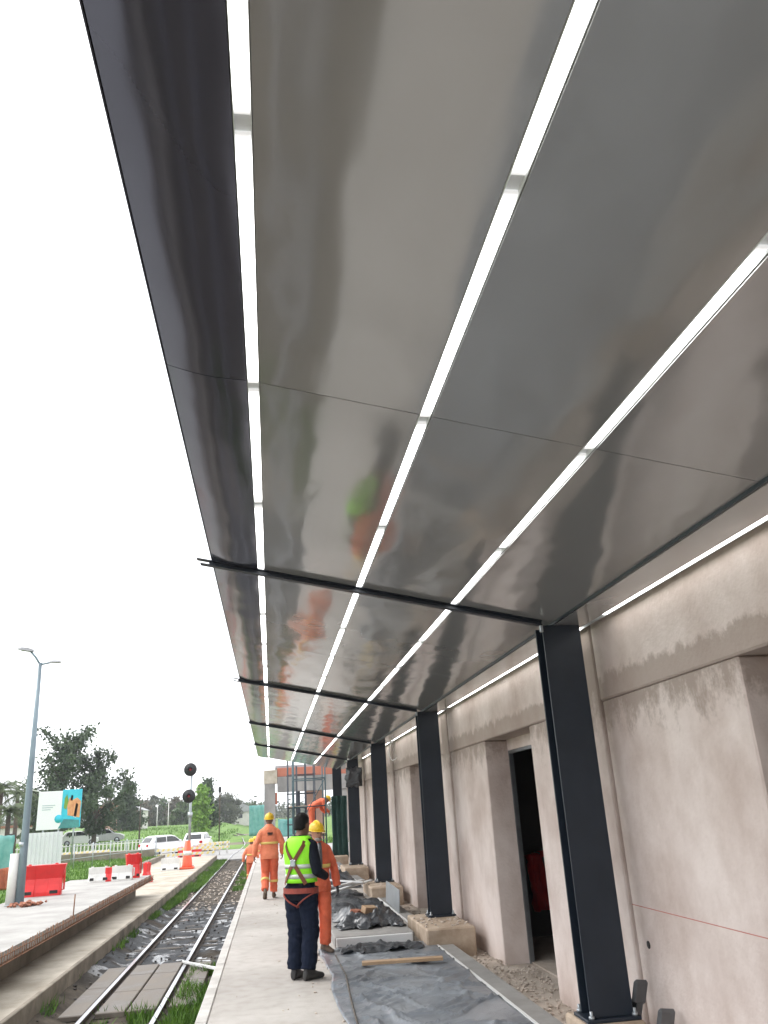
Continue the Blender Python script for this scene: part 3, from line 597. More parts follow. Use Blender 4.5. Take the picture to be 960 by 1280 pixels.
for i_, (x_, y_, r_) in enumerate(((1.75, 27.6, .3), (1.2, 28.6, -.2), (1.78, 29.4, .1))):
    mb = MB(); rings = []
    for q in range(9):
        u = q / 8 * 2 - 1; w = (1 - u ** 4) ** .5 * .5 + .5; rings.append([(u * .32, math.cos(a) * .21 * w, .09 + math.sin(a) * .09 * max(.25, (1 - u ** 6)) + .012 * math.sin(a * 3 + q)) for a in np.linspace(0, 2 * math.pi, 14, endpoint=False)])
    mb.loft(rings); o = mb.build('cement_sack', 'rubble', loc=(x_, y_, 0)); o.rotation_euler.z = r_
    tag(o, ('pale cement sack on the platform behind the bucket', 'pale cement sack nearer the platform middle behind the bucket', 'pale cement sack lying closest to the scaffold')[i_], 'sack', 'cement sacks near the scaffold')
mb = MB(); mb.ell((0, 0, .0), (.13, .15, .14), 14, 8); mb.v = [(x, y, max(z, 0)) for x, y, z in mb.v]; mb.loft([[(math.cos(a) * r * 1, math.sin(a) * r * 1.12, z) for a in np.linspace(0, 2 * math.pi, 14, endpoint=False)] for r, z in ((.12, 0), (.17, 0), (.17, .012), (.12, .02))])
tag(mb.build('hard_hat', 'helmet', loc=(1.75, 24.9, 0)), 'yellow hard hat left on the floor near the scaffold', 'hard hat')
for i, (px, py, w, h) in enumerate(((799, 1262, .13, .17), (831, 1285, .15, .13))):
    p = on(px, py, 0, 2.70); mb = MB(); mb.bbox(-w / 2, w / 2, -.02, .02, 0, h, .02); mb.bbox(-.03, .03, -.018, .05, -.12, .02, .004)
    o = mb.build('bracket_plate', 'steel_plate', loc=(2.70, p.y, .27 if i == 0 else .20)); o.rotation_euler = (.25, .15, .25)
    tag(o, ('dark grey plate sticking up right behind the nearest column base', 'dark grey plate at the wall foot in the bottom corner')[i], 'plate')
mb = MB(); mb.tube([(2.66, 17.9, 3.13)] + [(2.66 - .10 * math.sin(a), 17.9 + .05 * a, 3.02 + .2 * math.cos(a) - .15) for a in np.linspace(.2, 2.9, 9)] + [(2.74, 18.05, 2.74)], .012, 6)
tag(mb.build('cable_loop', 'cable_white'), 'white cable loop hanging from the soffit near the wall', 'cable')

# ================================================================== PEOPLE
def smooth_remesh(mb, voxel, name):
    me = mb.mesh(name + '_src'); src = bpy.data.objects.new(name + '_src', me); COL.objects.link(src)
    md = src.modifiers.new('r', 'REMESH'); md.mode = 'VOXEL'; md.voxel_size = voxel
    s2 = src.modifiers.new('s', 'SMOOTH'); s2.iterations = 4; s2.factor = .5
    dg = bpy.context.evaluated_depsgraph_get(); out = bpy.data.meshes.new_from_object(src.evaluated_get(dg))
    bvh = BVHTree.FromPolygons([v.co for v in me.vertices], [p.vertices for p in me.polygons])
    mids = [p.material_index for p in me.polygons]
    idx = []
    for p in out.polygons:
        h = bvh.find_nearest(p.center); idx.append(mids[h[2]] if h[2] is not None else 0)
    bpy.data.objects.remove(src); bpy.data.meshes.remove(me); out.materials.clear()
    return out, idx
def ring(c, rx, ry, n=20, yaw=0.0, tilt=None):
    c = Vector(c); q = []
    for i in range(n):
        a = 2 * math.pi * i / n; v = Vector((math.cos(a) * rx, math.sin(a) * ry, 0)); v = Matrix.Rotation(yaw, 3, 'Z') @ v
        if tilt: v = tilt @ v
        q.append(c + v)
    return q
def hand(mb, wrist, d, palm_n, side, mi, curl=.5, s=1.0):
    """palm and five bent fingers; d: along the hand, palm_n: out of the palm, side: thumb direction"""
    w = Vector(wrist); d = Vector(d).normalized(); pn = Vector(palm_n); pn = (pn - d * pn.dot(d)).normalized(); sdir = d.cross(pn).normalized()
    if sdir.dot(Vector(side)) < 0: sdir = -sdir
    rings = []
    for t, wd, th in ((-.01, .026, .02), (.02, .034, .018), (.06, .041, .016), (.088, .040, .014)):
        c = w + d * t * s; rings.append([c + sdir * math.cos(a) * wd * s + pn * math.sin(a) * th * s for a in [2 * math.pi * k / 10 for k in range(10)]])
    mb.loft(rings, mi)
    for k, (off, ln) in enumerate(((.030, .070), (.010, .080), (-.010, .074), (-.029, .058))):
        p = w + d * .084 * s + sdir * off * s; pts = [p - d * .02 * s, p]; ang = 0
        for seg in (.45, .32, .23): ang += curl * .9; p = p + (d * math.cos(ang) + pn * math.sin(ang)) * ln * seg * s; pts.append(p)
        mb.tube(pts, [.0095 * s, .0095 * s, .009 * s, .0085 * s, .007 * s], 6, mi)
    p = w + d * .03 * s + sdir * .028 * s; mb.tube([p - sdir * .01, p + (sdir * .7 + d * .5 + pn * .3) * .035 * s, p + (sdir * .6 + d * 1.0 + pn * .7) * .06 * s], [.013 * s, .011 * s, .009 * s], 6, mi)
def limb(mb, pts, rs, mi, n=12, flat=1.0):
    # refine the joint chain so that bends stay round
    P_ = [Vector(p) for p in pts]; q = []; r = []
    for i in range(len(P_) - 1):
        for t in (0, .33, .67):
            q.append(P_[i].lerp(P_[i + 1], t)); r.append(rs[i] * (1 - t) + rs[i + 1] * t)
    q.append(P_[-1]); r.append(rs[-1]); mb.tube(q, r, n, mi, flat); mb.ell(q[0], (r[0],) * 3, 10, 8, mi)
def boot(mb, ankle, yaw, pitch, mi, s=1.0):
    R = Matrix.Rotation(yaw, 3, 'Z') @ Matrix.Rotation(pitch, 3, 'X'); a = Vector(ankle)
    rings = []
    for y, w, z0, z1 in ((-.085, .028, -.095, -.01), (-.065, .04, -.10, .02), (0, .043, -.10, .035), (.06, .047, -.10, -.005), (.12, .05, -.10, -.03), (.165, .042, -.098, -.04), (.188, .022, -.09, -.055)):
        c = Vector((0, y, (z0 + z1) / 2)); rings.append([a + R @ (c + Vector((math.cos(t) * w, 0, math.sin(t) * (z1 - z0) / 2))) for t in [2 * math.pi * k / 12 for k in range(12)]])
    mb.loft(rings, mi)
def head(mb, c, R, mi, hair_mi=None, s=1.0):
    c = Vector(c)
    def T(p): return c + R @ (Vector(p) * s)
    rings = []
    for z, rx, ry, yo in ((-.115, .022, .028, .045), (-.105, .040, .045, .038), (-.085, .053, .066, .022), (-.05, .064, .082, .008), (-.01, .070, .090, 0), (.03, .073, .094, -.004), (.07, .068, .088, -.006), (.10, .050, .066, -.008), (.116, .022, .03, -.008)):
        rings.append([T((math.cos(a) * rx, yo + math.sin(a) * ry, z)) for a in [2 * math.pi * k / 20 for k in range(20)]])
    mb.loft(rings, mi)
    mb.loft([[T((u * w, .088 + d * (1 if v else 0), z)) for u, v in ((-1, 0), (1, 0), (.5, 1), (-.5, 1))] for z, w, d in ((.02, .007, .004), (-.01, .010, .014), (-.028, .015, .026), (-.036, .013, .006))], mi)
    for sx in (-1, 1): mb.ell(T((sx * .073, -.008, -.008)), (.010, .018, .030), 8, 6, mi, R)
def person(name, label, loc, rz, J, Mz, extras, group=None, scale=1.0, voxel=.0085, torso=None, lean=None, rough=.006, seed=0, torso_mi=0):
    """J: joints (body faces local +Y). Mz: materials by zone index."""
    t = thing(name, label, 'person', loc, rz, group); t.scale = (scale,) * 3
    mb = MB(); T0 = torso
    L = lean if lean else (lambda p: Vector(p))
    mb.loft([[L(q) for q in ring((cx, cy, z), rx, ry, 24)] for z, rx, ry, cx, cy in T0], torso_mi)
    for sd in ('l', 'r'):
        a = J['arm_' + sd]; limb(mb, a['pts'], a['r'], a.get('mi', 0)); hand(mb, a['pts'][-1], a['hd'], a['hp'], a['hs'], a.get('hmi', 2), a.get('curl', .5))
        g = J['leg_' + sd]; limb(mb, g['pts'], g['r'], 1); boot(mb, g['ankle'], g.get('yaw', 0), g.get('pitch', 0), 3)
    nk = J['neck']; mb.tube([nk[0], nk[1]], [.062, .055], 12, 2); head(mb, J['head'], J['hrot'], 2)
    me, idx = smooth_remesh(mb, voxel, name)
    for m in Mz: me.materials.append(MATS[m])
    me.polygons.foreach_set('material_index', idx); me.polygons.foreach_set('use_smooth', [True] * len(me.polygons))
    # cloth folds
    cloth_v = set()
    for p, m in zip(me.polygons, idx):
        if m in (0, 1): cloth_v.update(p.vertices)
    nrm = [v.normal.copy() for v in me.vertices]
    for i in cloth_v:
        v = me.vertices[i]; p = v.co; f = noise.noise(Vector((p.x * 7 + seed, p.y * 7, p.z * 13))) + .6 * noise.noise(Vector((p.x * 16, p.y * 16 + seed, p.z * 24)))
        v.co = p + nrm[i] * (f * rough)
    b = link('body', me, t)
    # face
    R = J['hrot']; c = Vector(J['head']); fm = MB()
    for sx in (-1, 1): fm.ell(c + R @ Vector((sx * .031, .083, .004)), (.011, .007, .006), 8, 6, 0, R)
    fm.build('eye', 'eye', t)
    lm = MB(); lm.ell(c + R @ Vector((0, .088, -.062)), (.022, .007, .006), 8, 6, 0, R); lm.build('mouth', 'lip', t)
    for e in extras: e(t, J)
    return t
def helmet_on(t, J, m='helmet'):
    R = J['hrot']; c = Vector(J['head']) + R @ Vector((0, -.004, .035)); mb = MB(); rings = []
    for z, r in ((-.005, .113), (.02, .113), (.06, .103), (.09, .082), (.11, .05), (.118, .015)):
        rings.append([c + R @ Vector((math.cos(a) * r * .93, math.sin(a) * r * 1.12, z)) for a in [2 * math.pi * k / 24 for k in range(24)]])
    mb.loft(rings)
    o = mb.build('helmet', m, t)
    br = MB(); rg = []
    for k, (r, z) in enumerate(((1.0, -.006), (1.0, .004), (1.13, -.004), (1.13, -.012))):
        rg.append([c + R @ Vector((math.cos(a) * .113 * .93 * r, math.sin(a) * .113 * 1.12 * r * (1.14 if math.sin(a) > .3 and k > 1 else 1), z)) for a in [2 * math.pi * k2 / 24 for k2 in range(24)]])
    br.loft(rg + [rg[0]], 0, True, False); br.build('brim', m, o)
    rd = MB(); rd.tube([c + R @ Vector((0, -.115 * math.cos(a), .012 + .113 * math.sin(a))) for a in np.linspace(.3, 2.84, 11)], .014, 6); rd.build('ridge', m, o)
def hair_on(t, J):
    R = J['hrot']; c = Vector(J['head']); mb = MB(); rings = []
    for z, rx, ry, yo in ((-.055, .066, .03, -.062), (-.03, .076, .062, -.034), (.0, .079, .074, -.026), (.03, .081, .088, -.016), (.07, .077, .094, -.008), (.102, .060, .078, -.008), (.126, .03, .04, -.008), (.131, .01, .012, -.008)):
        rings.append([c + R @ Vector((math.cos(a) * rx, yo + math.sin(a) * ry, z + .004 * math.sin(a * 5 + z * 90))) for a in [2 * math.pi * k / 26 for k in range(26)]])
    mb.loft(rings); o = mb.build('hair', 'hair', t)
    for v in o.data.vertices: v.co += Vector((noise.noise(v.co * 60), noise.noise(v.co * 61 + Vector((3, 0, 0))), noise.noise(v.co * 59))) * .006
UPR = Matrix.Identity(3)
JACKET = [(.80, .200, .150, 0, 0), (.86, .205, .152, 0, 0), (.95, .198, .148, 0, 0), (1.08, .192, .142, 0, .005), (1.20, .200, .145, 0, .005), (1.32, .205, .138, 0, 0), (1.385, .195, .122, 0, -.01), (1.435, .155, .100, 0, -.012), (1.475, .100, .082, 0, -.01), (1.51, .072, .068, 0, -.004)]
def tsurf(tor, ang, z, off=0.0):
    zz = [r[0] for r in tor]; f = [np.interp(z, zz, [r[i] for r in tor]) for i in (1, 2, 3, 4)]
    return Vector((f[2] + math.cos(ang) * (f[0] + off), f[3] + math.sin(ang) * (f[1] + off), z))
def band(t, tor, z0, z1, m, name, a0=0, a1=2 * math.pi, off=.012, L=None):
    mb = MB(); n = 36; rin = []
    for z, o in ((z0, off), (z1, off), (z1, off - .004), (z0, off - .004)): rin.append([tsurf(tor, a0 + (a1 - a0) * k / n, z, o) for k in range(n + 1)])
    vs = [p for r in rin for p in r]; N = n + 1; fs = []
    for r in range(4):
        for k in range(n): fs.append((r * N + k, r * N + k + 1, ((r + 1) % 4) * N + k + 1, ((r + 1) % 4) * N + k))
    if L: vs = [L(v) for v in vs]
    mb.add(vs, fs, 0, True); return mb.build(name, m, t)
def limb_band(t, p0, p1, r, m, name='reflective_band'):
    p0, p1 = Vector(p0), Vector(p1); mb = MB(); mb.tube([p0, p1], r, 14); return mb.build(name, m, t)

# --- worker in the green vest, back to the camera
VT = [(.80, .172, .128, 0, -.005), (.88, .180, .136, 0, -.008), (.97, .176, .132, 0, 0), (1.08, .170, .128, 0, .005), (1.20, .182, .130, 0, .005), (1.32, .195, .128, 0, 0), (1.40, .182, .108, 0, -.01), (1.45, .125, .085, 0, -.012), (1.485, .070, .066, 0, -.008)]
def vest_extras(t, J):
    mb = MB(); n = 40; off = .016; rows_ = []
    prof = [(.985, .020), (1.02, .018), (1.08, .016), (1.2, .016), (1.32, .018), (1.40, .020), (1.445, .022), (1.475, .018)]
    for z, o in prof: rows_.append([tsurf(VT, 2 * math.pi * k / n, z, o + .004 * noise.noise(Vector((k * .5, z * 9, 1)))) for k in range(n)])
    keep = MB(); vs = [p for r in rows_ for p in r]; fs = []
    for r in range(len(rows_) - 1):
        for k in range(n):
            a = 2 * math.pi * (k + .5) / n; zc = (prof[r][0] + prof[r + 1][0]) / 2
            sidew = min(abs(math.atan2(math.sin(a - 0), math.cos(a - 0))), abs(math.atan2(math.sin(a - math.pi), math.cos(a - math.pi))))
            if zc > 1.22 and sidew < .42 and zc < 1.46: continue            # arm holes
            if abs(a - math.pi / 2) < .18: continue                          # open front
            fs.append((r * n + k, r * n + (k + 1) % n, (r + 1) * n + (k + 1) % n, (r + 1) * n + k))
    keep.add(vs, fs, 0, True); o = keep.build('vest', 'vest', t); s = o.modifiers.new('thickness', 'SOLIDIFY'); s.thickness = .005; s.offset = 1
    band(o, VT, 1.03, 1.075, 'reflective', 'reflective_band', math.pi / 2 + .2, math.pi * 2.5 - .2, .026)
    band(o, VT, 1.135, 1.18, 'reflective', 'reflective_band', math.pi / 2 + .2, math.pi * 2.5 - .2, .026)
    def strap(pts, w, m, name):
        mb = MB(); vs = []; n_ = len(pts)
        for i in range(n_):
            a, z = pts[i]; p = tsurf(VT, a, z, .030); a2, z2 = pts[min(i + 1, n_ - 1)]; a1, z1 = pts[max(i - 1, 0)]
            d = (tsurf(VT, a2, z2, .03) - tsurf(VT, a1, z1, .03)).normalized(); nn = (p - Vector((0, 0, z))).normalized(); sdv = d.cross(nn).normalized() * w / 2
            vs += [p - sdv, p + sdv, p + sdv + nn * .005, p - sdv + nn * .005]
        fs = [(0, 1, 2, 3), (4 * n_ - 1, 4 * n_ - 2, 4 * n_ - 3, 4 * n_ - 4)]
        for i in range(n_ - 1):
            for k in range(4): fs.append((4 * i + k, 4 * i + 4 + k, 4 * i + 4 + (k + 1) % 4, 4 * i + (k + 1) % 4))
        mb.add(vs, fs, 0, False); return mb.build(name, m, hr)
    hr = bpy.data.objects.new('harness', None); COL.objects.link(hr); hr.parent = t; hr['label'] = 'brown safety harness crossing on the back'
    B = -math.pi / 2
    lin = lambda a0, z0, a1, z1: [(a0 + (a1 - a0) * q / 10, z0 + (z1 - z0) * q / 10) for q in range(11)]
    strap(lin(B - .75, 1.425, B + .75, .975), .045, 'strap', 'strap'); strap(lin(B + .75, 1.425, B - .75, .975), .045, 'strap', 'strap')
    strap([(B + 2 * math.pi * q / 24, .905) for q in range(25)], .055, 'belt_red', 'belt')
    for sgn in (-1, 1):
        lp = J['leg_r' if sgn > 0 else 'leg_l']['pts'][0]; mb = MB()
        mb.tube([(lp[0] + .112 * math.cos(a) * 1.0, lp[1] + .125 * math.sin(a), .80 + .075 * math.cos(a) * sgn) for a in np.linspace(0, 2 * math.pi, 18)], .018, 6, 0, .5); mb.build('leg_strap', 'belt_red', hr)
    p = tsurf(VT, B, 1.2, .04); mb = MB(); mb.tube([p + Vector((math.cos(a) * .028, -.004, math.sin(a) * .032)) for a in np.linspace(0, 2 * math.pi, 13)], .006, 6); mb.bbox(p.x - .035, p.x + .035, p.y - .006, p.y + .01, p.z - .04, p.z + .03, .004); mb.build('ring_plate', 'galv', hr)
    hair_on(t, J)
hr_v = Matrix.Rotation(-.25, 3, 'Z')
Jv = dict(head=(.005, .035, 1.60), hrot=hr_v, neck=((0, 0, 1.44), (.002, .018, 1.55)),
    arm_r=dict(pts=[(.165, -.015, 1.365), (.255, -.055, 1.10), (.225, .17, 1.03)], r=[.070, .060, .046], mi=4, hd=(-.4, 1, .05), hp=(-.7, 0, -.3), hs=(0, 0, 1), curl=.7),
    arm_l=dict(pts=[(-.16, .01, 1.365), (-.215, .10, 1.11), (-.10, .28, 1.06)], r=[.064, .054, .043], mi=4, hd=(.6, 1, .05), hp=(.7, 0, -.3), hs=(0, 0, 1), curl=.7),
    leg_r=dict(pts=[(.09, -.01, .88), (.098, .03, .50), (.10, -.03, .11)], r=[.118, .094, .086], ankle=(.105, -.01, .10), yaw=-.35),
    leg_l=dict(pts=[(-.09, -.01, .88), (-.088, .015, .50), (-.085, -.02, .11)], r=[.118, .092, .084], ankle=(-.085, .0, .10), yaw=.15))
pv = G(384, 1224, 0)
person('person', 'person in green high visibility vest and navy trousers seen from behind, wearing a harness', (pv.x - .05, pv.y, 0), -.62, Jv, ['black_sleeve', 'navy', 'skin_dark', 'boot', 'black_sleeve'], [vest_extras], torso=VT, seed=1, voxel=.0075, scale=1.0, rough=.013)
# --- worker walking away in orange
def orange_bits(logo=True, stripe_arm=True):
    def f(t, J):
        band(t, JACKET, 1.10, 1.15, 'reflective_yellow', 'reflective_band', off=.014)
        if logo:
            lg = MB()
            for x0, x1, z0, z1 in ((-.055, -.03, 1.305, 1.345), (-.025, .0, 1.30, 1.345), (.005, .03, 1.30, 1.34), (.034, .055, 1.305, 1.345), (-.05, .05, 1.285, 1.295)):
                y_ = tsurf(JACKET, -math.pi / 2, (z0 + z1) / 2, .0).y; lg.box(x0 + .01, x1 + .01, y_ - .014, y_ + .02, z0, z1)
            lg.build('back_logo', 'hole_dark', t)
        helmet_on(t, J)
        for s_ in ('l', 'r'):
            g = J['leg_' + s_]['pts']; a, c = Vector(g[1]), Vector(g[2]); limb_band(t, a.lerp(c, .35), a.lerp(c, .47), J['leg_' + s_]['r'][1] + .006, 'reflective_yellow')
    return f
Jw = dict(head=(0, .03, 1.60), hrot=Matrix.Rotation(.12, 3, 'X') @ UPR, neck=((0, 0, 1.45), (0, .015, 1.55)),
    arm_r=dict(pts=[(.165, -.01, 1.345), (.285, -.02, 1.11), (.29, .12, .89)], r=[.078, .068, .058], hd=(0, .35, -1), hp=(-1, 0, 0), hs=(0, 1, 0), curl=.55),
    arm_l=dict(pts=[(-.165, -.01, 1.345), (-.30, -.06, 1.11), (-.33, -.03, .86)], r=[.078, .068, .058], hd=(-.05, .15, -1), hp=(1, 0, 0), hs=(0, 1, 0), curl=.55),
    leg_r=dict(pts=[(.095, 0, .88), (.10, .09, .50), (.095, .10, .12)], r=[.112, .090, .080], ankle=(.095, .11, .10), yaw=-.1),
    leg_l=dict(pts=[(-.095, 0, .88), (-.09, .05, .49), (-.10, -.20, .19)], r=[.112, .090, .080], ankle=(-.10, -.215, .165), yaw=.05, pitch=-.62))
pw = G(337, 1123, 0)
person('person', 'person in orange work suit and yellow helmet walking away along the platform edge', (pw.x, pw.y, 0), .03, Jw, ['orange', 'orange_trouser', 'skin_dark', 'boot_brown'], [orange_bits()], torso=JACKET, seed=2, rough=.008)
# --- worker facing the camera, half hidden behind the vest
Jf = dict(head=(0, .03, 1.575), hrot=Matrix.Rotation(.18, 3, 'Z') @ Matrix.Rotation(-.12, 3, 'X'), neck=((0, 0, 1.42), (0, .015, 1.52)),
    arm_r=dict(pts=[(.165, -.01, 1.335), (.28, .0, 1.10), (.26, .17, .92)], r=[.076, .066, .056], hd=(0, .5, -1), hp=(-1, 0, 0), hs=(0, 1, 0), hmi=4),
    arm_l=dict(pts=[(-.165, -.01, 1.335), (-.285, -.03, 1.10), (-.30, .05, .84)], r=[.076, .066, .056], hd=(0, .25, -1), hp=(1, 0, 0), hs=(0, 1, 0), hmi=4),
    leg_r=dict(pts=[(.10, 0, .88), (.11, .03, .50), (.11, 0, .11)], r=[.112, .090, .080], ankle=(.11, 0, .10), yaw=-.2),
    leg_l=dict(pts=[(-.10, 0, .88), (-.11, .03, .50), (-.11, 0, .11)], r=[.112, .090, .080], ankle=(-.11, 0, .10), yaw=.2))
def facing_bits(t, J):
    helmet_on(t, J); band(t, JACKET, 1.10, 1.15, 'reflective_yellow', 'reflective_band', off=.014)
    R = J['hrot']; c = Vector(J['head']); mb = MB(); mb.ell(c + R @ Vector((0, .05, -.085)), (.056, .055, .036), 12, 8, 0, R); mb.build('beard', 'beard', t)
    mb = MB(); mb.tube([(.0, .13, 1.44), (0, .155, 1.3), (0, .158, 1.1)], .03, 8, 0, .4); mb.build('shirt_front', 'steel_plate', t)
pf = Vector((.60, 11.75, 0))
person('person', 'bearded person in orange jacket and yellow helmet facing the camera beside the green vest', pf, math.pi + .35, Jf, ['orange_trouser', 'orange_trouser', 'skin', 'boot_brown', 'glove'], [facing_bits], torso=[(z * .99, a, b_, c, d) for z, a, b_, c, d in JACKET], seed=3, rough=.008, scale=.93)
# --- two workers down on the track side, half hidden by the platform
Js = dict(Jw); Js['hrot'] = Matrix.Rotation(-.2, 3, 'Z')
Js['leg_l'] = dict(pts=[(-.095, 0, .88), (-.10, .02, .50), (-.10, 0, .11)], r=[.112, .090, .080], ankle=(-.10, 0, .10))
Js['leg_r'] = dict(pts=[(.095, 0, .88), (.10, .02, .50), (.10, 0, .11)], r=[.112, .090, .080], ankle=(.10, 0, .10))
pa = AT(314, 1040, 37)
person('person', 'smaller orange suited person in yellow helmet standing lower beside the track', (pa.x, 37, ZG + .02), -.3, Js, ['orange', 'orange_trouser', 'skin_dark', 'boot_brown'], [orange_bits(False)], torso=JACKET, seed=4, voxel=.012, group='people beside the track')
pb = AT(325.5, 1038, 40)
person('person', 'orange suited person in yellow helmet mostly hidden behind the walking person', (max(pb.x, -2) - .22, 40, ZG + .02), .5, Js, ['orange', 'orange_trouser', 'skin_dark', 'boot_brown'], [orange_bits(False)], torso=JACKET, seed=5, voxel=.012, group='people beside the track')

# ================================================================== SCAFFOLD AND FAR END
sc = thing('scaffold', 'blue green tube scaffold tower at the end of the canopy', 'scaffold', (0, 0, 0))
SX, SY = (.85, 2.05), (32.2, 34.0)
for x in SX:
    for y in SY:
        mb = MB(); mb.tube([(x, y, .02), (x, y, 4.1)], .026, 8); mb.box(x - .07, x + .07, y - .07, y + .07, .0, .018); mb.build('post', 'scaffold', sc)
for z in (.86, 1.9, 2.9, 3.9):
    for y in SY: mb = MB(); mb.tube([(SX[0], y, z), (SX[1], y, z)], .022, 6); mb.build('ledger', 'scaffold', sc)
    for x in SX: mb = MB(); mb.tube([(x, SY[0], z + .03), (x, SY[1], z + .03)], .022, 6); mb.build('ledger', 'scaffold', sc)
mb = MB(); mb.tube([(SX[0], SY[0] - .03, .9), (SX[1], SY[0] - .03, 2.9)], .018, 6); mb.build('brace', 'scaffold', sc)
for i in range(4): MB().bbox(SX[0] + .05 + i * .28, SX[0] + .05 + i * .28 + .26, SY[0] - .1, SY[1] + .1, .912, .95, .005).build('plank', 'wood', sc)
s2 = thing('scaffold', 'dark scaffold frame in front of the concrete portal', 'scaffold', (0, 0, 0))
for x in (.75, 1.15, 1.55, 1.95):
    for y in (38.0, 39.2):
        mb = MB(); mb.tube([(x, y, .0), (x, y, 3.9 + .25 * math.sin(x * 9 + y))], .026, 6); mb.build('post', 'steel_dark', s2)
for z in (.6, 1.2, 1.9, 2.5, 3.3):
    for y in (38.03, 39.23): mb = MB(); mb.tube([(.7, y, z), (2.0, y, z)], .022, 6); mb.build('ledger', 'steel_dark', s2)
for x in (.75, 1.95): mb = MB(); mb.tube([(x, 38, .9), (x, 39.2, 2.5)], .02, 6); mb.build('brace', 'steel_dark', s2)
for i in range(3): MB().bbox(.8 + i * .36, 1.12 + i * .36, 37.95, 39.3, 1.93, 1.97, .005).build('plank', 'wood', s2)
# worker bending over on the scaffold
ang = 1.15
def leanf(p):
    p = Vector(p); z = p.z - .92
    if z <= 0: return p
    R = Matrix.Rotation(-ang, 3, 'X'); k = min(1, z / .15); q = Matrix.Rotation(-ang * k, 3, 'X') @ Vector((p.x, p.y, z)); return Vector((q.x, q.y, q.z + .92))
Jb = dict(head=leanf((0, .03, 1.60)), hrot=Matrix.Rotation(-ang * .7, 3, 'X'), neck=(leanf((0, 0, 1.44)), leanf((0, .015, 1.54))),
    arm_r=dict(pts=[leanf((.195, 0, 1.385)), leanf((.24, .24, 1.32)), leanf((.2, .46, 1.42))], r=[.078, .068, .058], hd=(0, .3, -1), hp=(0, -1, 0), hs=(-1, 0, 0)),
    arm_l=dict(pts=[leanf((-.195, 0, 1.385)), leanf((-.24, .24, 1.30)), leanf((-.2, .46, 1.38))], r=[.078, .068, .058], hd=(0, .3, -1), hp=(0, -1, 0), hs=(1, 0, 0)),
    leg_r=Js['leg_r'], leg_l=Js['leg_l'])
person('person', 'person in orange bending over on the scaffold planks', (1.55, 33.1, .95), -math.pi / 2 + .2, Jb, ['orange_trouser', 'orange_trouser', 'skin_dark', 'boot_brown'], [lambda t, J: helmet_on(t, J)], torso=JACKET, lean=leanf, seed=6, voxel=.012)
def net(name, pts, z0, z1, m, label, cat='net', seed=0):
    mb = MB(); nz = 8; n = 24; vs = []; P_ = [Vector(p) for p in pts]; T_ = []
    for i in range(len(P_) - 1):
        for q in range(n): T_.append(P_[i].lerp(P_[i + 1], q / n))
    T_.append(P_[-1])
    for j in range(nz + 1):
        for i, p in enumerate(T_):
            w = .05 * math.sin(i * .9 + seed) + .05 * fbm(i * .2, j * .5, seed); vs.append((p.x + w * .6, p.y + w, z0 + (z1 - z0) * j / nz + (.06 * fbm(i * .3, 9, seed) if j == nz else 0)))
    N = len(T_); mb.add(vs, [(j * N + i, j * N + i + 1, (j + 1) * N + i + 1, (j + 1) * N + i) for j in range(nz) for i in range(N - 1)], 0, True)
    o = mb.build(name, m); s = o.modifiers.new('thickness', 'SOLIDIFY'); s.thickness = .012; return tag(o, label, cat)
net('safety_net', [(2.15, 30.95, 0), (2.75, 30.9, 0)], .02, 2.2, 'green_net', 'dark green safety net hung round the farthest column', seed=2)
mbc = tarp('tarpaulin', 'black plastic sheet wrapped round the top of the fourth column', 0, .5, 0, .55, 0, .05, 6, .03, .05, 21, .12, m='tarp_black'); mbc.rotation_euler = (math.pi / 2, 0, 0); mbc.location = (2.22, 31.45 - 6.25 - .01, 2.35)
# far concrete portal building across the platform end
YP = 50.0
por = thing('concrete_portal', 'grey concrete portal frame with an orange strip along its top at the platform end', 'building', (0, YP, 0))
MB().bbox(-.40, .24, 0, .8, -.02, 4.05, .02).build('pillar', 'portal_grey', por); MB().bbox(-.42, .36, -.03, .83, 3.35, 4.12, .02).build('pillar_head', 'old_concrete', por)
MB().bbox(.365, 5.2, .02, .8, 2.86, 3.72, .02).build('lintel', 'portal_grey', por); MB().bbox(.365, 5.2, .05, .78, 3.725, 4.22, .02).build('fascia_strip', 'portal_orange', por)
MB().bbox(.243, .36, .1, .7, 2.2, 2.85, .01).build('bracket', 'portal_orange', por)
MB().bbox(1.55, 1.70, .2, .4, -.02, 2.855, .01).build('post', 'steel_dark', por); MB().bbox(3.9, 5.2, .1, .8, -.02, 2.855, .02).build('pillar', 'portal_grey', por)
MB().bbox(.245, 5.2, .9, 12, 4.23, 4.4, .02).build('roof', 'roof_grey', por)
MB().bbox(2.2, 3.4, 5.0, 5.3, 0.0, 3.6, .02).build('rear_wall', 'house_pink', por)
net('construction_net', [(-2.6, 104, 0), (-.5, 104, 0)], -.75, 2.7, 'teal_net', 'teal construction net fence beside the far track', 'net fence', 5)
net('construction_net', [(.5, 66, 0), (3.6, 66, 0)], 0.0, 1.25, 'teal_net', 'teal construction net seen through the concrete portal', 'net fence', 7)

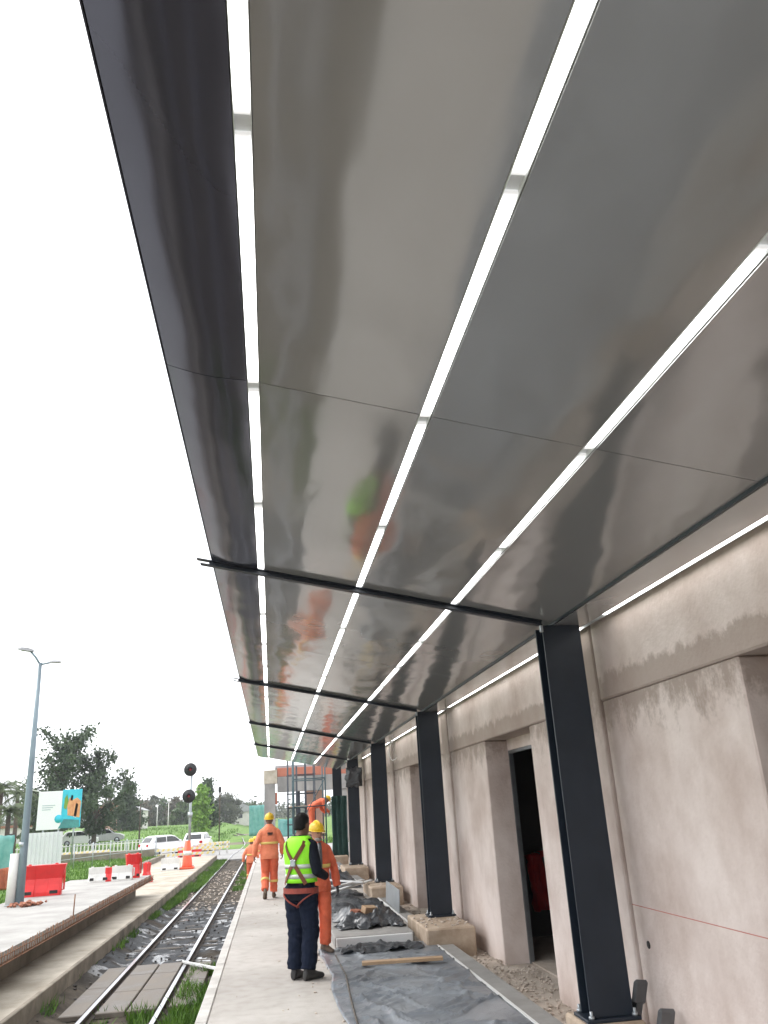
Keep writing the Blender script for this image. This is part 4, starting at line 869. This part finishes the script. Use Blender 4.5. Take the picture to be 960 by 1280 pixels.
# ================================================================== LEFT SIDE: LAMP, BARRIERS, SIGNAL, BILLBOARD
pl_ = G(16, 1132, 0)
lp = thing('street_lamp', 'tall grey double arm street lamp on the raised slab', 'street lamp', (pl_.x, pl_.y, 0))
mb = MB(); mb.tube([(.14, 0, 0), (.13, 0, 1.2), (.12, 0, 3.2), (.10, 0, 5.8)], [.105, .095, .075, .045], 14); mb.build('pole', 'lamp_post', lp)
mb = MB(); mb.tube([(-.06, -.03, 0), (-.05, -.03, 1.15)], [.115, .11], 14); mb.build('base_cover', 'white_plastic', lp)
mb = MB(); mb.bbox(-.14, .32, -.18, .18, 0, .03, .005); mb.build('base_plate', 'galv', lp)
mb = MB(); mb.tube([(.10, 0, 1.3), (.10, 0, 1.4)], .10, 14); mb.build('collar', 'galv', lp)
mb = MB(); mb.tube([(.10, 0, 5.75), (-.03, 0, 5.95), (-.18, 0, 6.12)], .028, 8); a1 = mb.build('arm', 'lamp_post', lp)
mb = MB(); mb.loft([[( -.14 + x, y * w, 6.12 + x * -.15 + z * h) for y, z in ((-1, -.3), (1, -.3), (.7, 1), (-.7, 1))] for x, w, h in ((.04, .05, .04), (-.1, .10, .07), (-.26, .11, .06), (-.36, .05, .03))], 0, False); mb.build('lamp_head', 'roof_grey', a1)
mb = MB(); mb.tube([(.10, 0, 5.75), (.25, 0, 5.78), (.36, 0, 5.80)], .026, 8); a2 = mb.build('arm', 'lamp_post', lp)
mb = MB(); mb.loft([[( .33 + x, y * w, 5.80 + z * h) for y, z in ((-1, -.3), (1, -.3), (.7, 1), (-.7, 1))] for x, w, h in ((0, .04, .03), (.08, .09, .05), (.22, .09, .045), (.3, .04, .02))], 0, False); mb.build('lamp_head', 'roof_grey', a2)
st = stones('broken_brick_pile', [(pl_.x + .42 + random.gauss(0, .16), pl_.y - .5 + random.gauss(0, .1), .02 + random.random() * .07) for _ in range(45)], .03, .08, 'brick'); tag(st, 'small heap of broken bricks at the street lamp foot', 'rubble', kind='stuff')
def barrier(name, label, loc, rz, L, h, m, flare=.0, teeth=True, group='plastic road barriers'):
    t = thing(name, label, 'road barrier', loc, rz, group)
    mb = MB(); prof = [(-.20, 0), (.20, 0), (.20, .10 * h / .8), (.12, .28 * h / .8), (.075, h * .55), (.075 + flare, h), (-.075 - flare, h), (-.075, h * .55), (-.12, .28 * h / .8), (-.20, .10 * h / .8)]
    rings = [[(x * (1), u * s_, w) if w < h * .9 else (x * (1 + flare), u * s_, w) for u, w in prof] for x, s_ in ((-L / 2, .85), (-L / 2 + .05, 1), (-L * .17, 1), (-L * .15, .88), (L * .15, .88), (L * .17, 1), (L / 2 - .05, 1), (L / 2, .85))]
    mb.loft(rings, 0, False); mb.build('shell', m, t)
    for sx in (-1, 1):
        MB().bbox(sx * L * .32 - L * .10, sx * L * .32 + L * .10, -.205, -.196, .05, .13, .003).build('forklift_slot', 'hole_dark', t)
        mb = MB(); mb.tube([(sx * L * .33, 0, h - .002), (sx * L * .33, 0, h + .03)], .04, 10); mb.build('filler_cap', m, t)
    mb = MB(); mb.tube([(L / 2 - .02, 0, .12), (L / 2 + .05, 0, .12), (L / 2 + .05, 0, h * .8), (L / 2 - .02, 0, h * .8)], .025, 6); mb.build('connector', m, t)
    return t
p = G(48, 1121, 0); barrier('road_barrier', 'red plastic road barrier with flared top beside the street lamp', (p.x, p.y + .25, 0), .12, 1.02, .76, 'red_plastic', .16)
for i, (px, py, L_, h_, m_, rz, lab) in enumerate(((124, 1102, .62, .42, 'white_plastic', .1, 'white plastic barrier block at the left end of the row'), (138, 1101, .30, .40, 'red_plastic', .1, 'small red barrier block between two white ones'),
        (153, 1100, .62, .42, 'white_plastic', .05, 'white plastic barrier block right of the small red one'), (166, 1097, .42, .72, 'red_plastic', .3, 'upright red barrier with wide top behind the white block'))):
    p = G(px, py, 0); barrier('road_barrier', lab, (p.x, min(p.y, 29.9) - .1, 0), rz, L_, h_, m_, .12 if h_ > .6 else 0)
p = G(183, 1103, ZO); barrier('road_barrier', 'narrow red barrier standing on the old platform beyond the slab end', (p.x, p.y, ZO), 1.35, .45, .72, 'red_plastic', .02)
p = G(215, 1088, ZO); barrier('road_barrier', 'white barrier block beside the railway signal foot', (p.x - .1, p.y, ZO), .1, .85, .55, 'white_plastic', 0)
ps = G(233, 1086, ZO)
sg = thing('railway_signal', 'railway signal with two round black heads on a grey mast', 'signal', (ps.x, ps.y + .9, ZO))
mb = MB(); mb.tube([(.02, 0, 0), (.02, 0, 2.6), (.05, 0, 4.9)], [.075, .07, .06], 12); mb.build('mast', 'galv', sg)
mb = MB(); mb.bbox(-.25, .25, -.25, .25, 0, .12, .02); mb.build('mast_base', 'old_concrete', sg)
def sighead(z, x):
    mb = MB(); mb.tube([(x, -.10, z), (x, -.125, z)], .33, 28); h = mb.build('target_disc', 'signal_black', sg)
    mb = MB(); mb.tube([(x, .12, z), (x, -.099, z)], .16, 16); mb.build('lamp_case', 'signal_black', h)
    vs = MB(); n = 14; A = [math.radians(-20 + 220 * k / n) for k in range(n + 1)]
    vs.add([(x + math.cos(a) * r, y, z + math.sin(a) * r) for y, r in ((-.126, .12), (-.42, .13)) for a in A], [(k, k + 1, n + 2 + k, n + 1 + k) for k in range(n)], 0, True)
    o = vs.build('visor', 'signal_black', h); o.modifiers.new('thickness', 'SOLIDIFY').thickness = .006
    mb = MB(); mb.ell((x, -.126, z), (.06, .02, .06), 14, 8); mb.build('lens', 'signal_red', h)
sighead(4.68, -.02); sighead(3.38, -.06)
for z in (4.68, 3.38): mb = MB(); mb.tube([(.03, 0, z), (-.02, .06, z)], .04, 8); mb.build('bracket', 'galv', sg)
mb = MB(); mb.tube([(.02, 0, 2.35), (.02, 0, 2.6)], .12, 12); mb.build('junction_collar', 'galv', sg)
t = thing('traffic_cone', 'tall orange plastic cone standing in front of the signal mast', 'traffic cone', (ps.x + .05, ps.y - .2, ZO))
MB().bbox(-.34, .34, -.3, .3, 0, .10, .03).build('base', 'orange_plastic', t)
mb = MB(); mb.tube([(0, 0, .1), (0, 0, .15), (0, 0, 1.28)], [.27, .25, .13], 16); mb.build('cone', 'orange_plastic', t)
mb = MB(); mb.tube([(0, 0, .62), (0, 0, .82)], [.209, .184], 16); mb.build('reflective_sleeve', 'white_plastic', t)
# billboard
YB = 50.0; bl, br_ = AT(49, 990, YB), AT(103, 986, YB)
bb = thing('billboard', 'white and turquoise advertising billboard in front of the trees', 'billboard', (bl.x, YB, -.9))
W = br_.x - bl.x; z0, z1 = AT(50, 1038, YB).z + .9, bl.z + .9
MB().bbox(0, W * .55, 0, .08, z0, z1, .01).build('white_face', 'poster_white', bb); MB().bbox(W * .553, W, .0, .08, z0 + .08, z1 + .05, .01).build('turquoise_face', 'poster_cyan', bb)
for i in range(3): MB().box(W * .10, W * (.40 - .05 * i), -.012, -.001, z0 + (z1 - z0) * (.62 - .055 * i), z0 + (z1 - z0) * (.64 - .055 * i)).build('text_line', 'poster_text', bb)
mb = MB(); mb.tube([(W * .5, -.014, z0 + .55), (W * .5, -.001, z0 + .55)], .22, 16); mb.build('turquoise_spot', 'poster_cyan', bb)
def blob(pts, m, name): MB().prism([(W * u, z0 + (z1 - z0) * v) for u, v in pts], 'y', -.016, -.001).build(name, m, bb)
blob([(.70, .35), (.98, .28), (.99, .70), (.90, .80), (.78, .74), (.72, .82), (.68, .60)], 'poster_skin', 'printed_figures')
blob([(.60, .55), (.66, .50), (.70, .72), (.66, .90), (.61, .80)], 'leaf_bright', 'printed_leaves'); blob([(.84, .30), (.90, .28), (.93, .62), (.88, .66)], 'poster_white', 'printed_shirt'); blob([(.74, .74), (.79, .72), (.80, .86), (.76, .88)], 'hair', 'printed_head'); blob([(.50, .02), (.99, .02), (.97, .22), (.62, .26)], 'poster_dark', 'printed_panel')
for u in (.15, .5, .85): mb = MB(); mb.tube([(W * u, .16, 0), (W * u, .16, z1)], .05, 8); mb.build('post', 'galv', bb)
for zz in (z0 + .15, z1 - .2): mb = MB(); mb.tube([(.02, .10, zz), (W - .02, .10, zz)], .03, 6); mb.build('back_rail', 'galv', bb)
mb = MB(); mb.tube([(W * .1, .1, z1 - .05), (-.35, -.1, z1 + .12)], .02, 6); mb.bbox(-.55, -.3, -.16, -.04, z1 + .09, z1 + .15, .01); mb.build('lamp_arm', 'white_plastic', bb)
# white corrugated hoarding
YH = 36.0; a, c = AT(31, 1042, YH), AT(79, 1038, YH)
ho = thing('hoarding', 'white corrugated metal hoarding behind the red barrier', 'hoarding', (a.x, YH, -.45))
Wd = c.x - a.x; n = 36; prof = [(Wd * i / n, (.018 if i % 4 in (0, 1) else -.018)) for i in range(n + 1)]
mb = MB(); mb.add([(x, y, z) for z in (.72, 1.95) for x, y in prof] + [(x, y + .006, z) for z in (.72, 1.95) for x, y in prof], [(i, i + 1, n + 2 + i, n + 1 + i) for i in range(n)] + [(2 * n + 2 + i + 1, 2 * n + 2 + i, 3 * n + 3 + i, 3 * n + 4 + i) for i in range(n)]); mb.build('sheet', 'corrugated', ho)
for u in (.04, .5, .96): mb = MB(); mb.tube([(Wd * u, .06, -.02), (Wd * u, .06, 1.95)], .035, 8); mb.build('post', 'galv', ho)
for zz in (.85, 1.8): mb = MB(); mb.tube([(0, .035, zz), (Wd, .035, zz)], .02, 6); mb.build('rail', 'galv', ho)
net('construction_net', [(-14.5, 45, 0), (-12.55, 44.6, 0)], -.4, 1.4, 'teal_net', 'teal construction net at the left edge behind the street lamp', 'net fence', 9)
net('orange_mesh', [(-10.2, 34, 0), (-9.45, 34.2, 0)], -.4, .35, 'rust_mesh', 'orange safety mesh at the left edge behind the lamp base', 'mesh fence', 11)
# post-and-rail fence between slab and road
fe = thing('post_fence', 'thin metal post and rail fence on the verge beside the road', 'fence', (-10.5, 44, -.45))
xs = np.linspace(0, 3.6, 7); ysf = np.linspace(0, 9.5, 7)
for x, y in zip(xs, ysf): mb = MB(); mb.tube([(x, y, -.05), (x, y, 1.25)], .028, 8); mb.build('post', 'galv', fe)
for zz in (.55, 1.15): mb = MB(); mb.tube([(xs[0], ysf[0], zz), (xs[-1], ysf[-1], zz)], .018, 6); mb.build('rail', 'galv', fe)
struct(MB().bbox(-26, -7.1, 54.2, 54.6, -.6, .05, .02).build('low_wall', 'side_concrete'), 'low grey wall along the road edge behind the verge', 'wall')
# striped yellow barricades
def barricade(loc, rz, label, n=4):
    t = thing('barricade', label, 'barricade', loc, rz, 'yellow and white barricades'); t.scale = (.8,) * 3
    for sx in (-.9, .9):
        mb = MB(); mb.tube([(sx, -.25, 0), (sx, 0, 1.1)], .03, 6); mb.tube([(sx, .25, 0), (sx, 0, 1.1)], .03, 6); mb.build('leg', 'white_plastic', t)
    for zz in (.45, .85):
        b_ = MB().bbox(-1.1, 1.1, -.16, -.13, zz, zz + .2, .005).build('board', 'white_plastic', t)
        for q in range(5): x = -1.0 + q * .44; MB().hexa([(x, -.163, zz + .005), (x + .2, -.163, zz + .005), (x + .2, -.1605, zz + .005), (x, -.1605, zz + .005), (x + .1, -.163, zz + .195), (x + .3 if q < 4 else x + .26, -.163, zz + .195), (x + .3 if q < 4 else x + .26, -.1605, zz + .195), (x + .1, -.1605, zz + .195)]).build('stripe', 'barricade_yellow', b_)
for i, (px, Y_) in enumerate(((82, 62), (96, 62.5), (110, 62.2), (123, 63))):
    p = AT(px, 1050, Y_); barricade((p.x, Y_, ZR - .03), .1 * (i - 1), ('yellow striped barricade at the left end of the roadside row', 'second yellow striped barricade of the roadside row', 'third yellow striped barricade of the roadside row', 'yellow striped barricade at the right end of the roadside row')[i])
for i, (px, Y_) in enumerate(((205, 57.5), (216, 57.8), (253, 58), (262, 64), (272, 66))):
    p = AT(px, 1060, Y_); barricade((p.x, Y_, ZR - .03), .15 * (i - 2), ('striped barricade in front of the white car, left one', 'striped barricade in front of the white car, right one', 'striped barricade right of the signal mast, nearest one', 'striped barricade near the rails, middle one', 'striped barricade near the rails, farthest one')[i])
# cars on the road
def car(label, loc, rz, paint, small=False):
    t = thing('parked_car', label, 'car', loc, rz)
    L_, Wc = 3.9, 1.68
    prof = [(-1.92, .35), (-1.95, .62), (-1.90, .88), (-1.72, 1.02), (-1.45, 1.38), (-1.15, 1.47), (.05, 1.48), (.35, 1.40), (.95, .98), (1.55, .88), (1.88, .72), (1.95, .50), (1.92, .30), (1.6, .24), (-1.6, .24)]
    rings = []
    for yy, ins in ((-Wc / 2, .0), (-Wc / 2 + .0, 0), (Wc / 2, 0)):
        pass
    def sec(yy): return [(x, yy * (1 - .16 * max(0, (z - .88)) / .6), z) for x, z in prof]
    rings = [[(x * .97, y, z * .985 + .005) for x, y, z in sec(-Wc / 2)], sec(-Wc / 2 + .07), sec(-.3), sec(.3), sec(Wc / 2 - .07), [(x * .97, y, z * .985 + .005) for x, y, z in sec(Wc / 2)]]
    mb = MB(); mb.loft(rings, 0, False); mb.build('body', paint, t)
    def hw(z): return Wc / 2 * (1 - .16 * max(0, z - .88) / .6)
    for s_ in (-1, 1):
        for xs_ in (((-1.38, 1.02), (-.45, 1.02), (-.45, 1.38), (-1.22, 1.36)), ((-.38, 1.02), (.78, 1.02), (.32, 1.34), (.05, 1.40), (-.38, 1.40))):
            vs = [(x, s_ * (hw(z) + .004), z) for x, z in xs_] + [(x, s_ * (hw(z) - .02), z) for x, z in xs_]; n = len(xs_)
            MB().add(vs, [tuple(range(n)), tuple(range(n, 2 * n))] + [(i, (i + 1) % n, n + (i + 1) % n, n + i) for i in range(n)]).build('side_window', 'car_glass', t)
        for xw in (-1.22, 1.22):
            mb = MB(); mb.tube([(xw, s_ * (Wc / 2 - .17), .29), (xw, s_ * (Wc / 2 + .015), .29)], .29, 20); wh = mb.build('wheel', 'tyre', t)
            mb = MB(); mb.tube([(xw, s_ * (Wc / 2 + .0), .29), (xw, s_ * (Wc / 2 + .022), .29)], .18, 14); mb.build('rim', 'galv', wh)
        MB().bbox(-1.965, -1.86, s_ * .62 - .12, s_ * .62 + .12, .72, .92, .02).build('tail_light', 'tail_red', t)
        MB().bbox(1.80, 1.93, s_ * .58 - .14, s_ * .58 + .14, .62, .76, .02).build('headlight', 'white_trim', t)
        MB().bbox(.62, .76, s_ * .90 - .08, s_ * .90 + .08, 1.0, 1.12, .02).build('mirror', paint, t)
    MB().hexa([(-1.735, -.62, 1.03), (-1.735, .62, 1.03), (-1.70, .62, 1.03), (-1.70, -.62, 1.03), (-1.475, -.56, 1.37), (-1.475, .56, 1.37), (-1.44, .56, 1.37), (-1.44, -.56, 1.37)]).build('rear_window', 'car_glass', t)
    MB().hexa([(.93, -.64, 1.01), (.93, .64, 1.01), (.90, .64, .99), (.90, -.64, .99), (.40, -.58, 1.392), (.40, .58, 1.392), (.37, .58, 1.37), (.37, -.58, 1.37)]).build('windscreen', 'car_glass', t)
    MB().bbox(-1.99, -1.94, -.26, .26, .50, .62, .005).build('number_plate', 'white_plastic', t)
    return t
p = G(216, 1066, ZR - .03); car('white hatchback car on the crossing road behind the signal', (p.x, 68.5, ZR - .03), .62, 'car_white')
p = AT(247, 1060, 71); car('smaller white car half hidden behind the barricades right of the signal', (p.x, 71.2, ZR - .03), 1.45, 'car_white'); barrier('road_barrier', 'red barrier in front of the half hidden white car', (p.x + .1, 63.0, ZR - .03), .1, 1.6, .7, 'red_plastic', 0)

# ================================================================== TREES
def tree(name, label, base, h, wx, m, n, leaf, style='loose', seed=0, trunk=.18, group='trees beyond the road', cz=.45, aspect=1.0):
    rnd = random.Random(seed); t = thing(name, label, 'tree', base, 0, group)
    tr = MB(); top = (rnd.uniform(-.04, .04) * wx, 0, h * .96); tr.tube([(0, 0, -.1), (rnd.uniform(-.1, .1), 0, h * .4), top], [trunk, trunk * .7, trunk * .12], 8); tr.build('trunk', 'bark', t)
    cen = []; lim = MB(); k = 0; nl = {'loose': 20, 'cone': 22, 'round': 18, 'column': 16}[style]
    for i in range(nl):
        f = (i + .5) / nl; z = h * (cz * .45 + (1 - cz * .45) * f)
        if style == 'cone': R_ = wx * (1.03 - f) * rnd.uniform(.75, 1.1)
        elif style == 'column': R_ = wx * math.sqrt(max(.05, 1 - (2 * f - 1) ** 2)) * .75
        elif style == 'round': R_ = wx * math.sqrt(max(.04, 1 - (2 * f - 1) ** 2)) * rnd.uniform(.75, 1.05)
        else: R_ = wx * (.62 + .5 * math.sin(f * 2.7)) * rnd.uniform(.3, 1.25) * (1.05 - .55 * f)
        for s_ in range(2 if style != 'loose' else 2):
            a = rnd.uniform(0, 6.28); tip = Vector((math.cos(a) * R_, math.sin(a) * R_ * .9, z + rnd.uniform(.0, .10) * h)); b0 = Vector((0, 0, max(.15 * h, z - .18 * h)))
            lim.tube([b0, b0.lerp(tip, .5) + Vector((0, 0, .02 * h)), tip], [trunk * .28, trunk * .17, trunk * .06], 5)
            m_ = int(n / (2 * nl))
            for q in (.35, .65, .9, 1.0):
                c = b0.lerp(tip, q); sp = wx * (.075 if style == 'loose' else .15) * (.6 + .7 * q) * rnd.uniform(.6, 1.3); g = RNG.normal(size=(m_ // 4, 3)) * np.array([sp, sp, sp * .75]); cen.append(g + np.array(c))
    lim.build('limbs', 'bark', t)
    cen = np.concatenate(cen); cen[:, 2] = np.maximum(cen[:, 2], .05 * h); quads('crown', cen, leaf * RNG.uniform(.6, 1.4, len(cen)), m, t, aspect)
    return t
def px_tree(name, label, px, ytop, Y_, wpx, m, n, leaf, style, seed, zb=-.9, **k):
    top = AT(px, ytop, Y_); w = wpx / 1060 * Y_ / 2
    return tree(name, label, (top.x, Y_, zb), top.z - zb, w, m, n, leaf, style, seed, **k)
px_tree('casuarina_tree', 'tall dark loose crowned tree behind the billboard, left of the pair', 84, 916, 86, 112, 'leaf_dark', 9000, .24, 'loose', 3, trunk=.30, aspect=1.5)
px_tree('casuarina_tree', 'tall dark loose crowned tree right of the billboard', 124, 942, 90, 78, 'leaf_dark', 6500, .24, 'loose', 8, trunk=.26, aspect=1.5)
px_tree('casuarina_tree', 'lower dark tree standing between the palms and the billboard', 54, 985, 92, 56, 'leaf_mid', 4500, .26, 'loose', 11, trunk=.2, aspect=1.4)
px_tree('conifer_tree', 'dark conical conifer right of the billboard trees', 161, 980, 130, 36, 'leaf_dark', 5000, .45, 'cone', 12, trunk=.2)
px_tree('bushy_tree', 'bright green bushy tree just right of the signal mast', 252, 986, 112, 25, 'leaf_bright', 5200, .32, 'column', 13, trunk=.15, cz=.1)
px_tree('conifer_tree', 'dark conifer behind the bright green tree', 259, 977, 122, 30, 'leaf_dark', 4200, .4, 'cone', 14, trunk=.2)
px_tree('round_tree', 'round grey green tree beside the far signal post', 284, 996, 190, 30, 'leaf_grey', 3600, .5, 'round', 15, trunk=.25)
for i, (px, yt, Y_, w, m, lab) in enumerate(((178, 1003, 190, 24, 'leaf_brown', 'brownish bare tree left of the far white pole'), (190, 998, 200, 26, 'leaf_grey', 'grey green tree behind the brownish tree'), (205, 1000, 210, 22, 'leaf_mid', 'small green tree left of the far white pole'),
        (220, 998, 205, 26, 'leaf_brown', 'wide brownish tree left of the signal heads'), (236, 1002, 215, 22, 'leaf_grey', 'grey tree right behind the signal mast'), (140, 1000, 180, 28, 'leaf_brown', 'brownish tree between the big trees and the conifer'), (300, 1006, 240, 26, 'leaf_grey', 'far grey tree beside the round one'), (30, 1000, 150, 30, 'leaf_mid', 'green tree behind the street lamp'))):
    px_tree('background_tree', lab, px, yt, Y_, w, m, 1800, .55, 'round', 30 + i, trunk=.2, cz=.25)
def palm(label, px, yt, Y_, seed):
    rnd = random.Random(seed); top = AT(px, yt, Y_); h = top.z + .9 - 1.0; t = thing('palm_tree', label, 'tree', (top.x, Y_, -.9), 0, 'palm trees at the left edge')
    mb = MB(); mb.tube([(0, 0, -.1), (.05, 0, h * .5), (0, 0, h)], [.22, .17, .15], 10); mb.build('trunk', 'bark', t)
    for i in range(20):
        a = 6.283 * i / 20 + rnd.uniform(-.15, .15); el = rnd.uniform(-.3, 1.1); L_ = rnd.uniform(1.5, 2.1); mb = MB(); pts = []
        for q in range(8):
            s_ = q / 7; r = L_ * s_ * math.cos(el * (1 - s_ * .4)); pts.append(Vector((math.cos(a) * r, math.sin(a) * r, h + L_ * s_ * math.sin(el) - 1.3 * s_ ** 2)))
        mb.tube(pts, [.03] * 7 + [.01], 4); sd_ = Vector((-math.sin(a), math.cos(a), 0))
        for q in range(1, 8):
            for u in (0, .33, .66):
                c = pts[q - 1].lerp(pts[q], u); d = (pts[q] - pts[q - 1]).normalized()
                for s_ in (-1, 1): mb.add([c - d * .03, c + d * .03, c + sd_ * s_ * .42 + d * .25 - Vector((0, 0, .16))], [(0, 1, 2)])
        mb.build('frond', 'palm_leaf', t)
palm('palm tree at the very left edge of the picture', 4, 968, 66, 1); palm('palm tree just left of the street lamp', 24, 978, 74, 2); palm('shorter palm tree between the two palms', 13, 996, 62, 3)
# far wood along the horizon
cen = []
for i in range(420):
    x = RNG.uniform(-190, 60); y = RNG.uniform(265, 330); h = 5 + 3.5 * fbm(x * .06, 3, 2) + RNG.uniform(-1, 1.5); w = RNG.uniform(2, 4)
    g = RNG.normal(size=(46, 3)) * np.array([w * .6, w * .6, h * .26]) + np.array([x, y, h * .42]); cen.append(g)
cen = np.concatenate(cen); cen[:, 2] = np.maximum(cen[:, 2], -.8)
tag(quads('far_wood', cen, .95, 'leaf_grey'), 'hazy far belt of trees along the horizon', 'woodland', kind='stuff')
# houses in the distance
def house(label, px, Y_, w, d, h, m, roof, gable=True):
    p = AT(px, 1030, Y_); t = thing('far_house', label, 'house', (p.x, Y_, -.9 + (1.2 if Y_ > 120 else 0)))
    MB().box(-w / 2, w / 2, 0, d, -1, h).build('wall', m, t)
    if gable: MB().prism([(-w / 2 - .3, h + .002), (w / 2 + .3, h + .002), (0, h + w * .22)], 'y', -.3, d + .3).build('roof', roof, t)
    else: MB().box(-w / 2 - .2, w / 2 + .2, -.2, d + .2, h + .002, h + .3).build('roof', roof, t)
    n = max(2, int(w / 2.5))
    for i in range(n): x = -w / 2 + w * (i + .5) / n; f = MB().box(x - .5, x + .5, -.04, .02, h * .35, h * .75).build('window', 'window_glass', t); MB().box(x - .58, x + .58, -.07, -.041, h * .33, h * .348).build('sill', 'white_trim', f)
house('white far house left of the dark conifer', 148, 150, 8, 6, 3.0, 'house_white', 'roof_grey')
house('pink far house with tiled roof behind the barricades', 136, 140, 7, 6, 2.8, 'house_pink', 'roof_tile')
house('low white shed right of the bright green tree', 271, 190, 8, 6, 1.6, 'house_white', 'roof_grey', False)
house('long grey roofed shed beside the far track', 292, 200, 12, 8, 2.0, 'house_white', 'roof_grey')
house('white house behind the palms at the left edge', 14, 110, 9, 7, 2.6, 'house_white', 'roof_tile', False)
# poles on the field
for i, (px, yt, yb, Y_, m, lab) in enumerate(((211, 1003, 1032, 150, 'white_plastic', 'thin white pole on the far side of the field'), (197, 1006, 1032, 160, 'white_plastic', 'second thin white pole left of the first one'), (176, 1005, 1053, 84, 'bark', 'dark slim post standing at the edge of the green field'))):
    a, b_ = AT(px, yt, Y_), AT(px, yb, Y_); mb = MB(); zb = -1.0; mb.tube([(0, 0, zb - a.z), (0, 0, 0)], [.09, .05], 8); mb.tube([(0, 0, -.1), (.5, 0, .05)], .03, 5); tag(mb.build('far_pole', m, loc=(a.x, Y_, a.z)), lab, 'pole')
a = AT(275, 984, 95); t = thing('far_signal', 'slim far signal post with a small dark head beside the bend in the track', 'signal', (a.x, 95, -1.0))
mb = MB(); mb.tube([(0, 0, 0), (0, 0, a.z + 1.0)], .07, 8); mb.build('mast', 'bark', t); mb = MB(); mb.bbox(-.16, .16, -.12, .12, a.z + .45, a.z + 1.05, .04); mb.build('signal_head', 'signal_black', t)

pf_ = thing('picket_fence', 'white picket fence along the far side of the crossing road', 'fence', (-24, 75.5, -.95))
pm_ = MB().bbox(-.05, .05, -.015, .015, 0, 1.15, .01).mesh('picket'); pm_.materials.append(MATS['white_plastic'])
for i in range(44): link('picket', pm_, pf_, (i * .3, 0, zfield(-24 + i * .3, 75.5) + .95 - .06))
for zz in (.35, .95): mb = MB(); mb.tube([(0, .03, zz), (13, .03, zz)], .03, 5); mb.build('rail', 'white_plastic', pf_)
for i, (px, Y_, rz, m_, lab) in enumerate(((100, 96, .2, 'car_white', 'small white far car below the billboard trees'), (116, 104, 2.9, 'car_red', 'small red far car near the picket fence'), (133, 100, .1, 'roof_grey', 'small grey far car left of the dark slim post'))):
    p = AT(px, 1040, Y_); car(lab, (p.x, Y_, zfield(p.x, Y_) + .0), rz, m_)
for i, (px, yt, Y_, w, m, lab) in enumerate(((150, 1001, 172, 26, 'leaf_mid', 'green tree left behind the dark conifer'), (168, 1005, 185, 26, 'leaf_grey', 'grey tree right behind the dark conifer'), (228, 1004, 190, 26, 'leaf_mid', 'green tree just left of the signal mast'), (270, 1003, 215, 24, 'leaf_mid', 'green tree behind the far signal post'), (318, 1006, 230, 30, 'leaf_mid', 'green tree left of the concrete portal'), (308, 1009, 260, 26, 'leaf_brown', 'brown tree above the far track'))):
    px_tree('background_tree', lab, px, yt, Y_, w, m, 1600, .6, 'round', 60 + i, trunk=.2, cz=.2)
# ================================================================== HAZE
hz = MB().box(-1700, 1700, -350, 2700, ZG - 1.2, 16).build('haze', 'hole_dark'); hz.data.materials.clear()
hm = bpy.data.materials.new('haze'); hm.use_nodes = True; hn = hm.node_tree; hn.nodes.clear()
pv_ = hn.nodes.new('ShaderNodeVolumePrincipled'); pv_.inputs['Color'].default_value = (.92, .95, 1.0, 1); pv_.inputs['Density'].default_value = .0005; pv_.inputs['Anisotropy'].default_value = .2
ho_ = hn.nodes.new('ShaderNodeOutputMaterial'); hn.links.new(pv_.outputs[0], ho_.inputs['Volume']); hz.data.materials.append(hm)
tag(hz, 'thin pale haze over the far field and trees', 'haze', kind='stuff')
